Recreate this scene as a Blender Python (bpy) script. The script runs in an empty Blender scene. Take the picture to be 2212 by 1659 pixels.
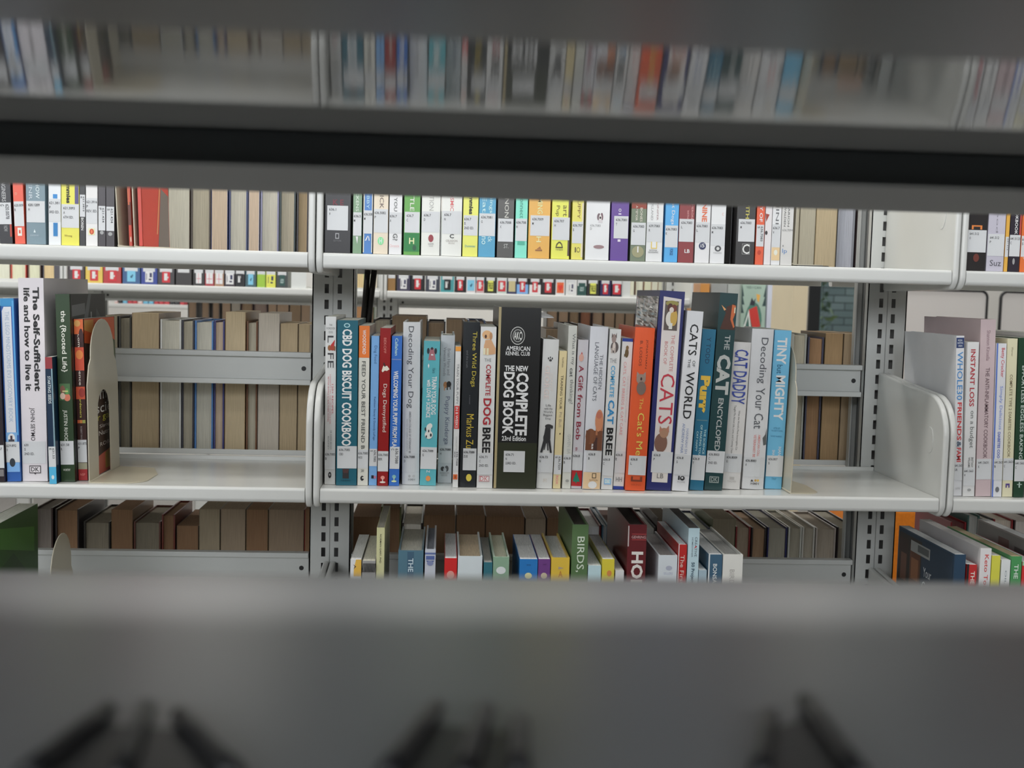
import bpy, math, random
from mathutils import Vector, Matrix
random.seed(7)
SC = bpy.context.scene
COL = SC.collection

# ------------------------------------------------------------------ camera
F = 2500.0; W, H = 2212, 1659
YAW, PITCH, ROLL = 0.05923, 0.07988, 0.02637
EYE = Vector((0, 0, 1.25))
cy, sy, cp, sp = math.cos(YAW), math.sin(YAW), math.cos(PITCH), math.sin(PITCH)
fwd = Vector((sy*cp, cy*cp, -sp)); r0 = Vector((cy, -sy, 0)); u0 = r0.cross(fwd)
right = r0*math.cos(ROLL)+u0*math.sin(ROLL); up = u0*math.cos(ROLL)-r0*math.sin(ROLL)
cd = bpy.data.cameras.new('camera'); cam = bpy.data.objects.new('camera', cd); COL.objects.link(cam)
m = Matrix((right, up, -fwd)).transposed().to_4x4(); m.translation = EYE
cam.matrix_world = m
cd.sensor_width = 36; cd.lens = F/W*36; cd.clip_start = 0.01; cd.clip_end = 100
cd.dof.use_dof = True; cd.dof.focus_distance = 1.70; cd.dof.aperture_fstop = 8.6
SC.camera = cam
# ------------------------------------------------------------------ view + world + lights
SC.view_settings.view_transform = 'Standard'; SC.view_settings.look = 'None'
SC.view_settings.exposure = -0.08; SC.view_settings.gamma = 1.0; SC.view_settings.use_curve_mapping = False
wd = bpy.data.worlds.new('daylight'); SC.world = wd; wd.use_nodes = True
wn = wd.node_tree; bg = wn.nodes['Background']; bg.inputs[0].default_value = (0.80, 0.88, 1.0, 1); bg.inputs[1].default_value = 2.2
CEIL = 3.0

def area(name, x, y, z, sx, sy_, power, col=(1, 0.985, 0.95), rot=(0, 0, 0)):
    l = bpy.data.lights.new(name, 'AREA'); l.shape = 'RECTANGLE'; l.size = sx; l.size_y = sy_
    l.energy = power; l.color = col
    o = bpy.data.objects.new(name, l); o.location = (x, y, z); o.rotation_euler = rot; COL.objects.link(o); return o
LAMPS = [  # x, y, length, power : the fluorescent rows above the aisles
    (-1.15, 1.16, 1.2, 8.5), (0.25, 1.16, 1.2, 8.5), (1.65, 1.16, 1.2, 6), (-2.5, 1.16, 1.2, 15),
    (-1.15, 2.80, 1.2, 15), (0.25, 2.80, 1.2, 15), (1.65, 2.80, 1.2, 15),
    (-1.15, 5.00, 1.2, 18), (0.25, 5.00, 1.2, 18), (1.65, 5.00, 1.2, 18), (3.1, 5.0, 1.2, 18),
    (0.25, 7.2, 1.2, 24), (2.6, 7.2, 1.2, 24), (-1.6, 7.2, 1.2, 24),
    (-1.2, -0.8, 1.2, 6), (0.2, -0.8, 1.2, 6), (1.6, -0.8, 1.2, 6)]
area('front_fill_light', -1.2, -2.16, 2.15, 5.6, 0.95, 95, (0.95, 0.98, 1.0), (math.radians(90), 0, 0))  # added fill from behind the camera, lifts the shaded fronts
for x, y, L, p in LAMPS: area('lamp_light', x, y, CEIL-0.085, L, 0.22, p)

# ------------------------------------------------------------------ helpers
def lin(c):
    c /= 255.0
    return c/12.92 if c <= 0.04045 else ((c+0.055)/1.055)**2.4
def C(r, g=None, b=None):
    """albedo from a colour as it reads in the photograph: the light there is a little under full, and slightly muted"""
    if g is None: r, g, b = r
    q = [lin(v) for v in (r, g, b)]; m = sum(q)/3; k = 1.05+0.42*min(1, m/0.5)
    return tuple(min(0.86, max(0.005, (v*0.93+m*0.07)*k)) for v in q)
MATS = {}
def mat(name, col, rough=0.5, spec=0.5, metal=0.0, coat=0.0, kind='plain', scale=40.0, amp=0.08, emit=None):
    key = (name, tuple(round(c, 4) for c in col), rough, kind, emit)
    if key in MATS: return MATS[key]
    mt = bpy.data.materials.new(name); mt.use_nodes = True; nt = mt.node_tree; b = nt.nodes['Principled BSDF']
    b.inputs['Base Color'].default_value = (*col, 1); b.inputs['Roughness'].default_value = rough
    b.inputs['Specular IOR Level'].default_value = spec; b.inputs['Metallic'].default_value = metal
    b.inputs['Coat Weight'].default_value = coat
    if emit: b.inputs['Emission Color'].default_value = (*col, 1); b.inputs['Emission Strength'].default_value = emit
    if kind != 'plain':
        tc = nt.nodes.new('ShaderNodeTexCoord'); mp = nt.nodes.new('ShaderNodeMapping')
        nt.links.new(tc.outputs['Object'], mp.inputs['Vector'])
        mp.inputs['Scale'].default_value = {'pages': (scale*40, scale*2, scale*0.8), 'noise': (scale,)*3, 'soft': (scale,)*3, 'photo': (scale,)*3}[kind]
        nz = nt.nodes.new('ShaderNodeTexNoise'); nz.inputs['Scale'].default_value = 1.0; nz.inputs['Detail'].default_value = 3
        nt.links.new(mp.outputs['Vector'], nz.inputs['Vector'])
        rp = nt.nodes.new('ShaderNodeValToRGB'); e = rp.color_ramp.elements
        lo = tuple(max(0.0, c*(1-amp)) for c in col); hi = tuple(min(0.95, c*(1+amp)) for c in col)
        e[0].color = (*lo, 1); e[1].color = (*hi, 1); e[0].position = 0.35; e[1].position = 0.65
        nt.links.new(nz.outputs['Fac'], rp.inputs['Fac']); nt.links.new(rp.outputs['Color'], b.inputs['Base Color'])
        if kind in ('pages', 'noise'):
            bp = nt.nodes.new('ShaderNodeBump'); bp.inputs['Strength'].default_value = 0.25; bp.inputs['Distance'].default_value = 0.0006
            nt.links.new(nz.outputs['Fac'], bp.inputs['Height']); nt.links.new(bp.outputs['Normal'], b.inputs['Normal'])
    MATS[key] = mt; return mt
def ink(c): return mat('print_ink', C(c), 0.45)
def paint(c, r=0.32): return mat('cover_stock', C(c), r, 0.5, kind='soft', scale=9, amp=0.06)
STEEL = mat('white_enamel_steel', (0.70, 0.705, 0.68), 0.24, 0.5, kind='soft', scale=5, amp=0.025)
GREY = mat('grey_enamel_steel', (0.60, 0.61, 0.59), 0.35, 0.5, kind='soft', scale=6, amp=0.03)
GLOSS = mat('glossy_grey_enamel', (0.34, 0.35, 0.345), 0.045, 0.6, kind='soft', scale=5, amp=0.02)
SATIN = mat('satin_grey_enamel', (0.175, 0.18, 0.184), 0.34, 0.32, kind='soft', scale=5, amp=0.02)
CREAM = mat('cream_enamel', (0.60, 0.55, 0.43), 0.3, 0.5, kind='soft', scale=12, amp=0.03)
BLACK = mat('black_enamel', (0.012, 0.012, 0.013), 0.4)
STICK = mat('label_paper', (0.73, 0.74, 0.75), 0.5, kind='soft', scale=30, amp=0.02)
TYPE = mat('label_type', (0.055, 0.055, 0.06), 0.6)
def pages(c):
    q = C(c); m_ = sum(q)/3
    return mat('page_edges', tuple(min(0.84, (v*0.78+m_*0.22)*1.22) for v in q), 0.85, 0.2, kind='pages', scale=30, amp=0.10)

def link(o, parent=None):
    COL.objects.link(o)
    if parent: o.parent = parent
    return o
def mesh(name, V, Fc, mt, parent=None, smooth=False, mi=None):
    me = bpy.data.meshes.new(name); me.from_pydata([tuple(v) for v in V], [], Fc)
    for q in (mt if isinstance(mt, (list, tuple)) else [mt]): me.materials.append(q)
    if mi: me.polygons.foreach_set('material_index', mi)
    if smooth: me.polygons.foreach_set('use_smooth', [True]*len(me.polygons))
    me.validate(); me.update()
    return link(bpy.data.objects.new(name, me), parent)
def tag(o, label=None, cat=None, group=None, kind=None):
    for k, v in (('label', label), ('category', cat), ('group', group), ('kind', kind)):
        if v: o[k] = v
    return o
def empty(name, loc, rot=(0, 0, 0)):
    o = bpy.data.objects.new(name, None); o.empty_display_size = 0.02; o.location = loc; o.rotation_euler = rot; return link(o)
def boxvf(x0, x1, y0, y1, z0, z1, V=None, Fc=None):
    V = [] if V is None else V; Fc = [] if Fc is None else Fc; n = len(V)
    V += [(x0, y0, z0), (x1, y0, z0), (x1, y1, z0), (x0, y1, z0), (x0, y0, z1), (x1, y0, z1), (x1, y1, z1), (x0, y1, z1)]
    Fc += [tuple(n+i for i in q) for q in ((0, 3, 2, 1), (4, 5, 6, 7), (0, 1, 5, 4), (1, 2, 6, 5), (2, 3, 7, 6), (3, 0, 4, 7))]
    return V, Fc
def box(name, x0, x1, y0, y1, z0, z1, mt, parent=None, bevel=0.0):
    o = mesh(name, *boxvf(x0, x1, y0, y1, z0, z1), mt, parent)
    if bevel: bev(o, bevel)
    return o
def bev(o, w, seg=3):
    b = o.modifiers.new('bevel', 'BEVEL'); b.width = w; b.segments = seg; b.limit_method = 'ANGLE'; b.angle_limit = 0.6
    for p in o.data.polygons: p.use_smooth = True
    n = o.modifiers.new('wn', 'WEIGHTED_NORMAL'); n.keep_sharp = False
def prism(name, pts, a, b, axis, mt, parent=None, smooth=False):
    """closed 2-D outline extruded along an axis: 'x' takes (y,z), 'y' takes (x,z), 'z' takes (x,y)"""
    def P(p, t): return {'x': (t, p[0], p[1]), 'y': (p[0], t, p[1]), 'z': (p[0], p[1], t)}[axis]
    n = len(pts); V = [P(p, a) for p in pts]+[P(p, b) for p in pts]
    Fc = [(i, (i+1) % n, n+(i+1) % n, n+i) for i in range(n)]+[tuple(range(n))[::-1], tuple(range(n, 2*n))]
    o = mesh(name, V, Fc, mt, parent)
    import bmesh
    bm = bmesh.new(); bm.from_mesh(o.data); bmesh.ops.recalc_face_normals(bm, faces=bm.faces); bm.to_mesh(o.data); bm.free()
    if smooth:
        for p in o.data.polygons: p.use_smooth = len(p.vertices) == 4
    return o
def arc(cx, cz, r, a0, a1, n=6):
    return [(cx+r*math.cos(math.radians(a0+(a1-a0)*i/n)), cz+r*math.sin(math.radians(a0+(a1-a0)*i/n))) for i in range(n+1)]
def tube(name, pts, r, mt, parent=None, seg=8):
    V = []; Fc = []; n = len(pts)
    for i, p in enumerate(pts):
        p = Vector(p); t = (Vector(pts[min(i+1, n-1)])-Vector(pts[max(i-1, 0)])).normalized()
        a = t.orthogonal().normalized() if i == 0 else (a-t*a.dot(t)).normalized()
        b = t.cross(a); rr = r[i] if isinstance(r, (list, tuple)) else r
        V += [p+a*rr*math.cos(6.28318*k/seg)+b*rr*math.sin(6.28318*k/seg) for k in range(seg)]
    for i in range(n-1):
        Fc += [(i*seg+k, i*seg+(k+1) % seg, (i+1)*seg+(k+1) % seg, (i+1)*seg+k) for k in range(seg)]
    Fc += [tuple(range(seg))[::-1], tuple(range((n-1)*seg, n*seg))]
    return mesh(name, V, Fc, mt, parent, smooth=True)

# measured photograph position -> place on a real vertical plane at distance y
def at(px, py, y):
    d = right*((px-W/2)/F)-up*((py-H/2)/F)+fwd
    return EYE+d*(y/d.y)
def on_shelf(px, z, y):
    py = 700.0
    for _ in range(5):
        P = at(px, py, y); py += (P.z-z)*F/y
    return at(px, py, y), py
def depth_on(px, py, z):
    d = right*((px-W/2)/F)-up*((py-H/2)/F)+fwd
    return d.y*((z-EYE.z)/d.z)

TXT = {}
def text_vf(s, bold):
    k = (s, bold)
    if k not in TXT:
        c = bpy.data.curves.new('t', 'FONT'); c.body = s; c.resolution_u = 2; c.offset = bold
        o = bpy.data.objects.new('t', c); me = bpy.data.meshes.new_from_object(o)
        TXT[k] = ([tuple(v.co) for v in me.vertices], [tuple(p.vertices) for p in me.polygons])
        bpy.data.objects.remove(o); bpy.data.curves.remove(c); bpy.data.meshes.remove(me)
    return TXT[k]
UP = math.radians(90)

# ------------------------------------------------------------------ book builder
class Row:
    def __init__(s, loc, group, z, Y, inset=0.008, depth=0.16, lab=None, start=None):
        s.loc, s.group, s.z, s.Y, s.inset, s.depth, s.lab = loc, group, z, Y, inset, depth, lab
        s.n = 0; s.prev = None
        if start is not None: s.prev = (start, 0.0, 0.2)
ROWS = []
def outline(w, d, t, bulge, n=6):
    ys = lambda u: bulge*(2*u-1)**2
    o = [(w*i/n, ys(i/n)) for i in range(n+1)]+[(w, d), (w-t, d), (w-t, ys(1)+t)]
    o += [(w-t-(w-2*t)*i/n, ys(1-i/n)+t) for i in range(1, n)]+[(t, ys(0)+t), (t, d), (0, d)]
    return o, ys
def patch(name, u0, u1, z0, z1, w, ys, off, mt, parent, n=4):
    V = []; Fc = []
    for i in range(n+1):
        u = u0+(u1-u0)*i/n; y = ys(min(1, max(0, u)))-off
        V += [(u*w, y, z0), (u*w, y, z1), (u*w, y+off*0.8, z0), (u*w, y+off*0.8, z1)]
    for i in range(n):
        a = 4*i; Fc += [(a, a+4, a+5, a+1), (a+2, a+3, a+7, a+6), (a+1, a+5, a+7, a+3), (a, a+2, a+6, a+4)]
    Fc += [(0, 1, 3, 2), (4*n, 4*n+2, 4*n+3, 4*n+1)]
    return mesh(name, V, Fc, mt, parent)
def letters(name, s, mode, u0, u1, z0, z1, w, ys, off, mt, parent, bold=0.0):
    tv, tf = text_vf(s, bold)
    if not tv: return
    off += ys(0.0)*min(1.0, abs(u1-u0))**2
    ax = min(v[0] for v in tv); bx = max(v[0] for v in tv); ay = min(v[1] for v in tv); by = max(v[1] for v in tv)
    sx = max(1e-6, bx-ax); sy_ = max(1e-6, by-ay); V = []
    for x, y, _ in tv:
        p = (x-ax)/sx; q = (y-ay)/sy_
        if mode == 'V': u = u0+q*(u1-u0); z = z1-p*(z1-z0)
        elif mode == 'U': u = u1-q*(u1-u0); z = z0+p*(z1-z0)
        else: u = u0+p*(u1-u0); z = z0+q*(z1-z0)
        V.append((u*w, ys(min(1, max(0, u)))-off, z))
    return mesh(name, V, tf, mt, parent)
def flat(name, pts, w, ys, off, mt, parent):
    us = [p[0] for p in pts]; off += ys(0.0)*(max(us)-min(us))**2
    return mesh(name, [(u*w, ys(min(1, max(0, u)))-off, z) for u, z in pts], [tuple(range(len(pts)))], mt, parent)
def ell(cu, cz, ru, rz, n=18): return [(cu+ru*math.cos(6.28318*i/n), cz+rz*math.sin(6.28318*i/n)) for i in range(n)]

def decorate(root, dec, w, ys, zf, lab=None):
    k = 0
    for it in dec:
        k += 1; c = it[0]; off = 0.00018+0.00006*k
        if c == 'b':      # colour band (u0,u1,y0,y1,col)
            patch('colour_band', it[1], it[2], zf(it[4]), zf(it[3]), w, ys, off, ink(it[5]), root)
        elif c in 'VHU' and len(it) >= 7:
            bold = it[7] if len(it) > 7 else 0.0
            nm = it[8] if len(it) > 8 else 'title'
            letters(nm, it[1], c, it[2], it[3], zf(it[5]), zf(it[4]), w, ys, off, ink(it[6]), root, bold)
        elif c == 'e':
            z0, z1 = zf(it[4]), zf(it[3])
            flat(it[6] if len(it) > 6 else 'emblem', ell((it[1]+it[2])/2, (z0+z1)/2, (it[2]-it[1])/2, (z1-z0)/2), w, ys, off, ink(it[5]), root)
        elif c == 'p':
            flat(it[3] if len(it) > 3 else 'emblem', [(u, zf(y)) for u, y in it[1]], w, ys, off, ink(it[2]), root)
        elif c == 'pic':  # several shapes that make one printed picture: (name, [(kind, args.., col)])
            V = []; Fc = []; ms = []; mi = []
            for j, s in enumerate(it[2]):
                if s[0] == 'e':
                    z0, z1 = zf(s[4]), zf(s[3]); pts = ell((s[1]+s[2])/2, (z0+z1)/2, (s[2]-s[1])/2, (z1-z0)/2)
                elif s[0] == 'r': pts = [(s[1], zf(s[4])), (s[2], zf(s[4])), (s[2], zf(s[3])), (s[1], zf(s[3]))]
                else: pts = [(u, zf(y)) for u, y in s[1]]
                us = [q[0] for q in pts]; ex = ys(0.0)*(max(us)-min(us))**2
                n = len(V); V += [(u*w, ys(min(1, max(0, u)))-off-ex-0.00004*j, z) for u, z in pts]
                Fc.append(tuple(range(n, n+len(pts)))); q = ink(s[-1])
                if q not in ms: ms.append(q)
                mi.append(ms.index(q))
            mesh(it[1], V, Fc, ms, root, mi=mi)
        elif c == 'L':    # call-number label: y0,y1,lines,style,u0,u1
            y0, y1, lines = it[1], it[2], it[3]; st = it[4] if len(it) > 4 else 'h'
            ua, ub = (it[5], it[6]) if len(it) > 6 else (0.0, 1.0)
            z0, z1 = zf(y1), zf(y0)
            p = patch('call_number_label', ua, ub, z0, z1, w, ys, off, STICK, root)
            hgt = z1-z0; ww = (ub-ua)*w
            for j, s in enumerate(lines):
                if st == 'v':
                    a = ub-(ub-ua)*(0.14+0.42*j); letters('call_number', s, 'V', a-(ub-ua)*0.30, a, z1-hgt*(0.08+0.085*len(s)), z1-hgt*0.08, w, ys, off+0.0001, TYPE, p, 0.012)
                else:
                    L = min(0.0031*len(s)*0.62, ww*0.92); ml = 0.0026 if ww > 0.02 else 0.0008
                    zt = z1-0.0035-0.0062*j; letters('call_number', s, 'H', ua+ml/w, ua+(ml+L)/w, zt-0.0036, zt, w, ys, off+0.0001, TYPE, p, 0.012)

def place(row, xl, xr, xt, ytop, ybot, inset, hgt):
    Y = row.Y+(row.inset if inset is None else inset)
    if ybot is not None: Y = min(row.Y+0.07, max(row.Y+0.003, depth_on((xl+xr)/2, ybot, row.z)))
    A, yb = on_shelf(xl, row.z, Y); B, yb2 = on_shelf(xr, row.z, Y)
    yb = (yb+yb2)/2; w = B.x-A.x; lean = 0.0
    if ytop is not None:
        T = at(xt if xt is not None else xl, ytop, Y); h = T.z-row.z
        if xt is not None: lean = math.atan2(T.x-A.x, h)
        h /= math.cos(lean)
    else: h = hgt; lean = xt if xt is not None else 0.0
    w *= math.cos(lean)
    if row.prev:      # neighbours touch, they never share space
        px_, pt, ph = row.prev; zc = min(h, ph); tn = math.tan(lean)
        ov = max(px_-A.x, px_+pt*zc-(A.x+tn*zc))+0.0004
        if 0 < ov < 0.03: A.x += ov; w = max(0.004, w-ov)
    row.prev = (A.x+w/math.cos(lean), math.tan(lean), h)
    loc = (A.x, Y, row.z+max(0, math.sin(lean))*w+0.0004)
    zf = (lambda y: (yb-y)/(yb-ytop)*h) if ytop is not None else (lambda y: (yb-y)*Y/F)
    return Y, loc, w, h, lean, zf

def book(row, desc, xl, xr, ytop, col, dec=(), xt=None, ybot=None, inset=None, hard=False, rnd=0.0, depth=None, hgt=0.235, pg=(196, 188, 168), gap=0.0006, jacket=None):
    Y, loc, w, h, lean, zf = place(row, xl, xr, xt, ytop, ybot, inset, hgt)
    w = max(0.004, w-gap); d = depth or row.depth
    root = empty('hardcover_book' if hard else 'paperback_book', loc, (0, lean, 0))
    row.n += 1
    tag(root, desc+' '+row.loc, 'book', row.group)
    t = 0.0026 if hard else 0.0007
    t = min(t, w*0.2); ol, ys = outline(w, d, t, rnd*w)
    prism('cover', ol, 0, h, 'z', paint(col), root)
    e = 0.0035 if hard else 0.0002
    box('page_block', t+0.0001, w-t-0.0001, rnd*w+t+0.0003, d-e*1.2, e*0.7, h-e, pages(pg), root)
    decorate(root, dec, w, ys, zf)
    return root
def fore(row, desc, xl, xr, ytop, pg, cov=(120, 120, 118), hard=False, xt=None, inset=None, depth=0.15, hgt=0.235, covr=None, gap=0.0004):
    Y, loc, w, h, lean, zf = place(row, xl, xr, xt, ytop, None, inset, hgt)
    w = max(0.005, w-gap)
    root = empty('hardcover_book' if hard else 'paperback_book', loc, (0, lean, 0)); row.n += 1
    tag(root, desc+' '+row.loc, 'book', row.group)
    t = 0.0027 if hard else 0.0007; e = 0.0035 if hard else 0.0002
    ol = [(0, 0), (t, 0), (t, depth-t), (w-t, depth-t), (w-t, 0), (w, 0), (w, depth), (0, depth)]
    prism('cover', ol, 0, h, 'z', paint(cov), root)
    n = 6; cv = 0.004 if hard else 0.0004       # hardcover fore-edges are slightly hollow
    x0, x1 = t+0.0001, w-t-0.0001; pts = [(x0+(x1-x0)*i/n, e+cv*(1-(2*i/n-1)**2)) for i in range(n+1)]+[(x1, depth-t-0.0002), (x0, depth-t-0.0002)]
    prism('page_block', pts, e*0.6, h-e, 'z', pages(pg), root)
    return root

# ------------------------------------------------------------------ shelving
XB = [-1.095, -0.181, 0.733, 1.647]           # bay lines of the main range
Y0, DEP = 1.6238, 0.2633
YP0, YP1 = Y0+DEP, Y0+DEP+0.068              # uprights in the middle of the double-faced range
ZU, ZM, ZL = EYE.z+0.0467, EYE.z-0.2836, EYE.z-0.614
def deck_profile(y0, y1, z, s=1):
    """cross-section of a steel shelf: rolled front lip at y0, small upturned stop at y1"""
    a = y1-y0
    p = arc(0.0045, -0.0045, 0.0045, 180, 90, 5)+[(a-0.004, 0), (a-0.004, 0.006), (a, 0.006), (a, -0.003), (0.020, -0.003), (0.020, -0.0215)]
    p += arc(0.006, -0.0155, 0.006, 270, 180, 5)
    return [(y0+q*s if s > 0 else y1-q, z+r) for q, r in p]
def shelf(label, x0, x1, y0, y1, z, mt=STEEL, brk=True, s=1, group='steel library shelves', name='library_shelf', bm=None):
    yb = y0 if s > 0 else y1
    root = empty(name, ((x0+x1)/2, yb, z)); tag(root, label, 'shelf', group)
    off = lambda pts: [(a-yb, b-z) for a, b in pts]
    cx = (x0+x1)/2
    prism('deck', off(deck_profile(y0, y1, z, s)), x0+0.0105-cx, x1-0.0105-cx, 'x', mt, root, smooth=False)
    o = root.children[0]; bev(o, 0.0008, 2)
    if brk:
        D = y1-y0; f = 0.0
        pts = arc(0.020, -0.008, 0.022, 250, 180, 6)+arc(0.058, 0.088, 0.060, 180, 92, 10)+[(D*0.62, 0.156), (D, 0.165), (D, -0.030)]
        for xa, sg in ((x0, 1), (x1, -1)):
            q = [((u if s > 0 else -u), v) for u, v in pts]
            b = prism('end_bracket', q, xa+sg*0.0009-cx, xa+sg*0.0100-cx, 'x', bm or STEEL, root); bev(b, 0.0032, 3)
            dm = [(0.045+0.013*math.cos(t_*0.4488), 0.080+0.020*math.sin(t_*0.4488)) for t_ in range(14)]
            dm = [((u if s > 0 else -u), v) for u, v in dm]
            k = prism('thumb_dimple', dm, xa+sg*0.0098-cx, xa+sg*0.0112-cx, 'x', bm or STEEL, b); bev(k, 0.0010, 2)
    return root
def upright(label, x, y0, y1, z0, z1, w=0.067, mt=GREY, slots=True, group='slotted steel uprights', zr=(0.35, 1.75)):
    root = empty('shelf_upright', (x, y0, z0)); tag(root, label, 'upright post', group)
    h = w/2; sw = 0.0034; sx = 0.0105; V = []; Fc = []
    def q(xa, xb, za, zb, y=0.0):
        n = len(V); V.extend([(xa, y, za), (xb, y, za), (xb, y, zb), (xa, y, zb)]); Fc.append((n, n+1, n+2, n+3))
    Z1 = z1-z0
    if slots:
        xs = [-h, -sx-sw, -sx+sw, -0.0008, 0.0008, sx-sw, sx+sw, h]
        for a, b in ((0, 1), (2, 3), (4, 5), (6, 7)): q(xs[a], xs[b], 0, Z1)
        q(xs[3], xs[4], 0, Z1, 0.0014)
        for a, b in ((1, 2), (5, 6)):
            z = zr[0]; q(xs[a], xs[b], 0, z)
            while z < min(zr[1], Z1-0.03):
                q(xs[a], xs[b], z+0.0150, z+0.0254); n = len(V)
                for c_ in (0, 1):      # rounded slot ends, four small corner fillets
                    pass
                z += 0.0254
            q(xs[a], xs[b], z, Z1)
    else: q(-h, h, 0, Z1)
    D = y1-y0; n = len(V)
    V += [(-h, 0, 0), (-h, D, 0), (h, D, 0), (h, 0, 0), (-h, 0, Z1), (-h, D, Z1), (h, D, Z1), (h, 0, Z1)]
    Fc += [(n+1, n+5, n+6, n+2)]
    for s in (-1, 1):      # open channel: front and rear flanges, web set back between them
        boxvf(s*h-(0.002 if s > 0 else 0), s*h+(0 if s > 0 else 0.002), 0, 0.012, 0, Z1, V, Fc)
        boxvf(s*h-(0.002 if s > 0 else 0), s*h+(0 if s > 0 else 0.002), D-0.012, D, 0, Z1, V, Fc)
    mesh('channel', V, Fc, mt, root)
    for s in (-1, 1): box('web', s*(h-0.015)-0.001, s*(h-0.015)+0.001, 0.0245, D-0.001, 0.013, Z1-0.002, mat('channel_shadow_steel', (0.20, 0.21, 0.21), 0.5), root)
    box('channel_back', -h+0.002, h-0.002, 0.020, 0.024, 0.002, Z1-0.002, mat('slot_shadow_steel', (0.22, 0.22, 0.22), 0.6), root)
    box('foot', -h-0.006, h+0.006, 0.001, D-0.001, 0.0, 0.012, mt, root)
    return root
def rail(label, x0, x1, y, z0, z1, mt=GREY, name='backstop_rail'):
    root = empty(name, ((x0+x1)/2, y, z0)); tag(root, label, 'rail', 'steel rails between the uprights')
    h = z1-z0; L = (x1-x0)/2; t = 0.0085
    pts = [(0, 0), (0.016, 0), (0.016, h), (0, h), (0, h-t), (0.008, h-t), (0.008, t), (0, t)]
    prism('channel', pts, -L, L, 'x', mt, root); bev(root.children[0], 0.0012, 2)
    for sx in (-1, 1):
        a = sx*(L-0.012); mesh('bolt_hole', [(a+0.004*math.cos(i*0.6283), 0.0078, h/2+0.004*math.sin(i*0.6283)) for i in range(10)], [tuple(range(10))], BLACK, root)
    return root

# ------------------------------------------------------------------ room shell
def rel(z): return EYE.z+z
WALLM = mat('wall_paint', (0.66, 0.65, 0.62), 0.7, kind='soft', scale=3, amp=0.03)
FLOORM = mat('carpet', (0.26, 0.25, 0.24), 0.95, kind='noise', scale=150, amp=0.3)
CEILM = mat('ceiling_tile', (0.70, 0.70, 0.68), 0.9, kind='noise', scale=60, amp=0.06)
YB = 8.0
RX0, RX1, RY0 = -5.0, 5.5, -2.2
def struct(o): o['kind'] = 'structure'; return o
struct(box('floor', RX0, RX1, RY0, YB, -0.1, 0, FLOORM))
struct(box('ceiling', RX0-0.1, RX1+0.1, RY0-0.1, YB+0.1, CEIL, CEIL+0.1, CEILM))
struct(box('wall_left', RX0-0.1, RX0, RY0, YB, 0, CEIL, WALLM))
struct(box('wall_right', RX1, RX1+0.1, RY0, YB, 0, CEIL, WALLM))
V, Fc = boxvf(RX0, RX1, RY0-0.1, RY0, 0, 1.66); boxvf(RX0, RX1, RY0-0.1, RY0, 2.64, CEIL, V, Fc)
boxvf(RX0, -4.02, RY0-0.1, RY0, 1.66, 2.64, V, Fc); boxvf(1.62, RX1, RY0-0.1, RY0, 1.66, 2.64, V, Fc)
struct(mesh('wall_near', V, Fc, mat('dark_wall', (0.16, 0.16, 0.16), 0.7)))
w2 = struct(empty('added_fill_window', (-1.2, RY0-0.05, 1.66)))  # made-up opening behind the camera, added to carry the fill light
for k in range(5): box('fill_window_bar', -2.82+k*1.39, -2.76+k*1.39, -0.03, 0.03, 0.0, 0.98, mat('dark_aluminium', (0.012, 0.014, 0.016), 0.35), w2)
wx0, wx1 = at(1744, 680, YB).x, at(1987, 680, YB).x
V, Fc = boxvf(RX0, wx0, YB, YB+0.1, 0, CEIL); boxvf(wx1, RX1, YB, YB+0.1, 0, CEIL, V, Fc)
boxvf(wx0, wx1, YB, YB+0.1, 0, 0.15, V, Fc); boxvf(wx0, wx1, YB, YB+0.1, 2.6, CEIL, V, Fc)
struct(mesh('wall_back', V, Fc, WALLM))
win = struct(empty('window_1', ((wx0+wx1)/2, YB-0.02, 0.15)))
hw = (wx1-wx0)/2
V, Fc = boxvf(-hw, -hw+0.085, 0, 0.1, 0, 2.45); boxvf(hw-0.014, hw, 0, 0.1, 0, 2.45, V, Fc)
boxvf(-hw+0.085, hw-0.014, 0, 0.1, 0, 0.07, V, Fc); boxvf(-hw+0.085, hw-0.014, 0, 0.1, 2.38, 2.45, V, Fc)
mesh('window_frame', V, Fc, mat('dark_aluminium', (0.012, 0.014, 0.016), 0.35), win)
box('edge_seal', -hw+0.085, -hw+0.094, 0.02, 0.06, 0.07, 2.38, mat('seal', (0.25, 0.42, 0.43), 0.4), win)
gl = bpy.data.materials.new('window_glass'); gl.use_nodes = True; gb = gl.node_tree.nodes['Principled BSDF']
gb.inputs['Base Color'].default_value = (0.85, 0.93, 0.92, 1); gb.inputs['Roughness'].default_value = 0.0; gb.inputs['Transmission Weight'].default_value = 1.0; gb.inputs['IOR'].default_value = 1.05
box('pane', -hw+0.094, hw-0.014, 0.045, 0.051, 0.07, 2.38, gl, win)
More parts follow.
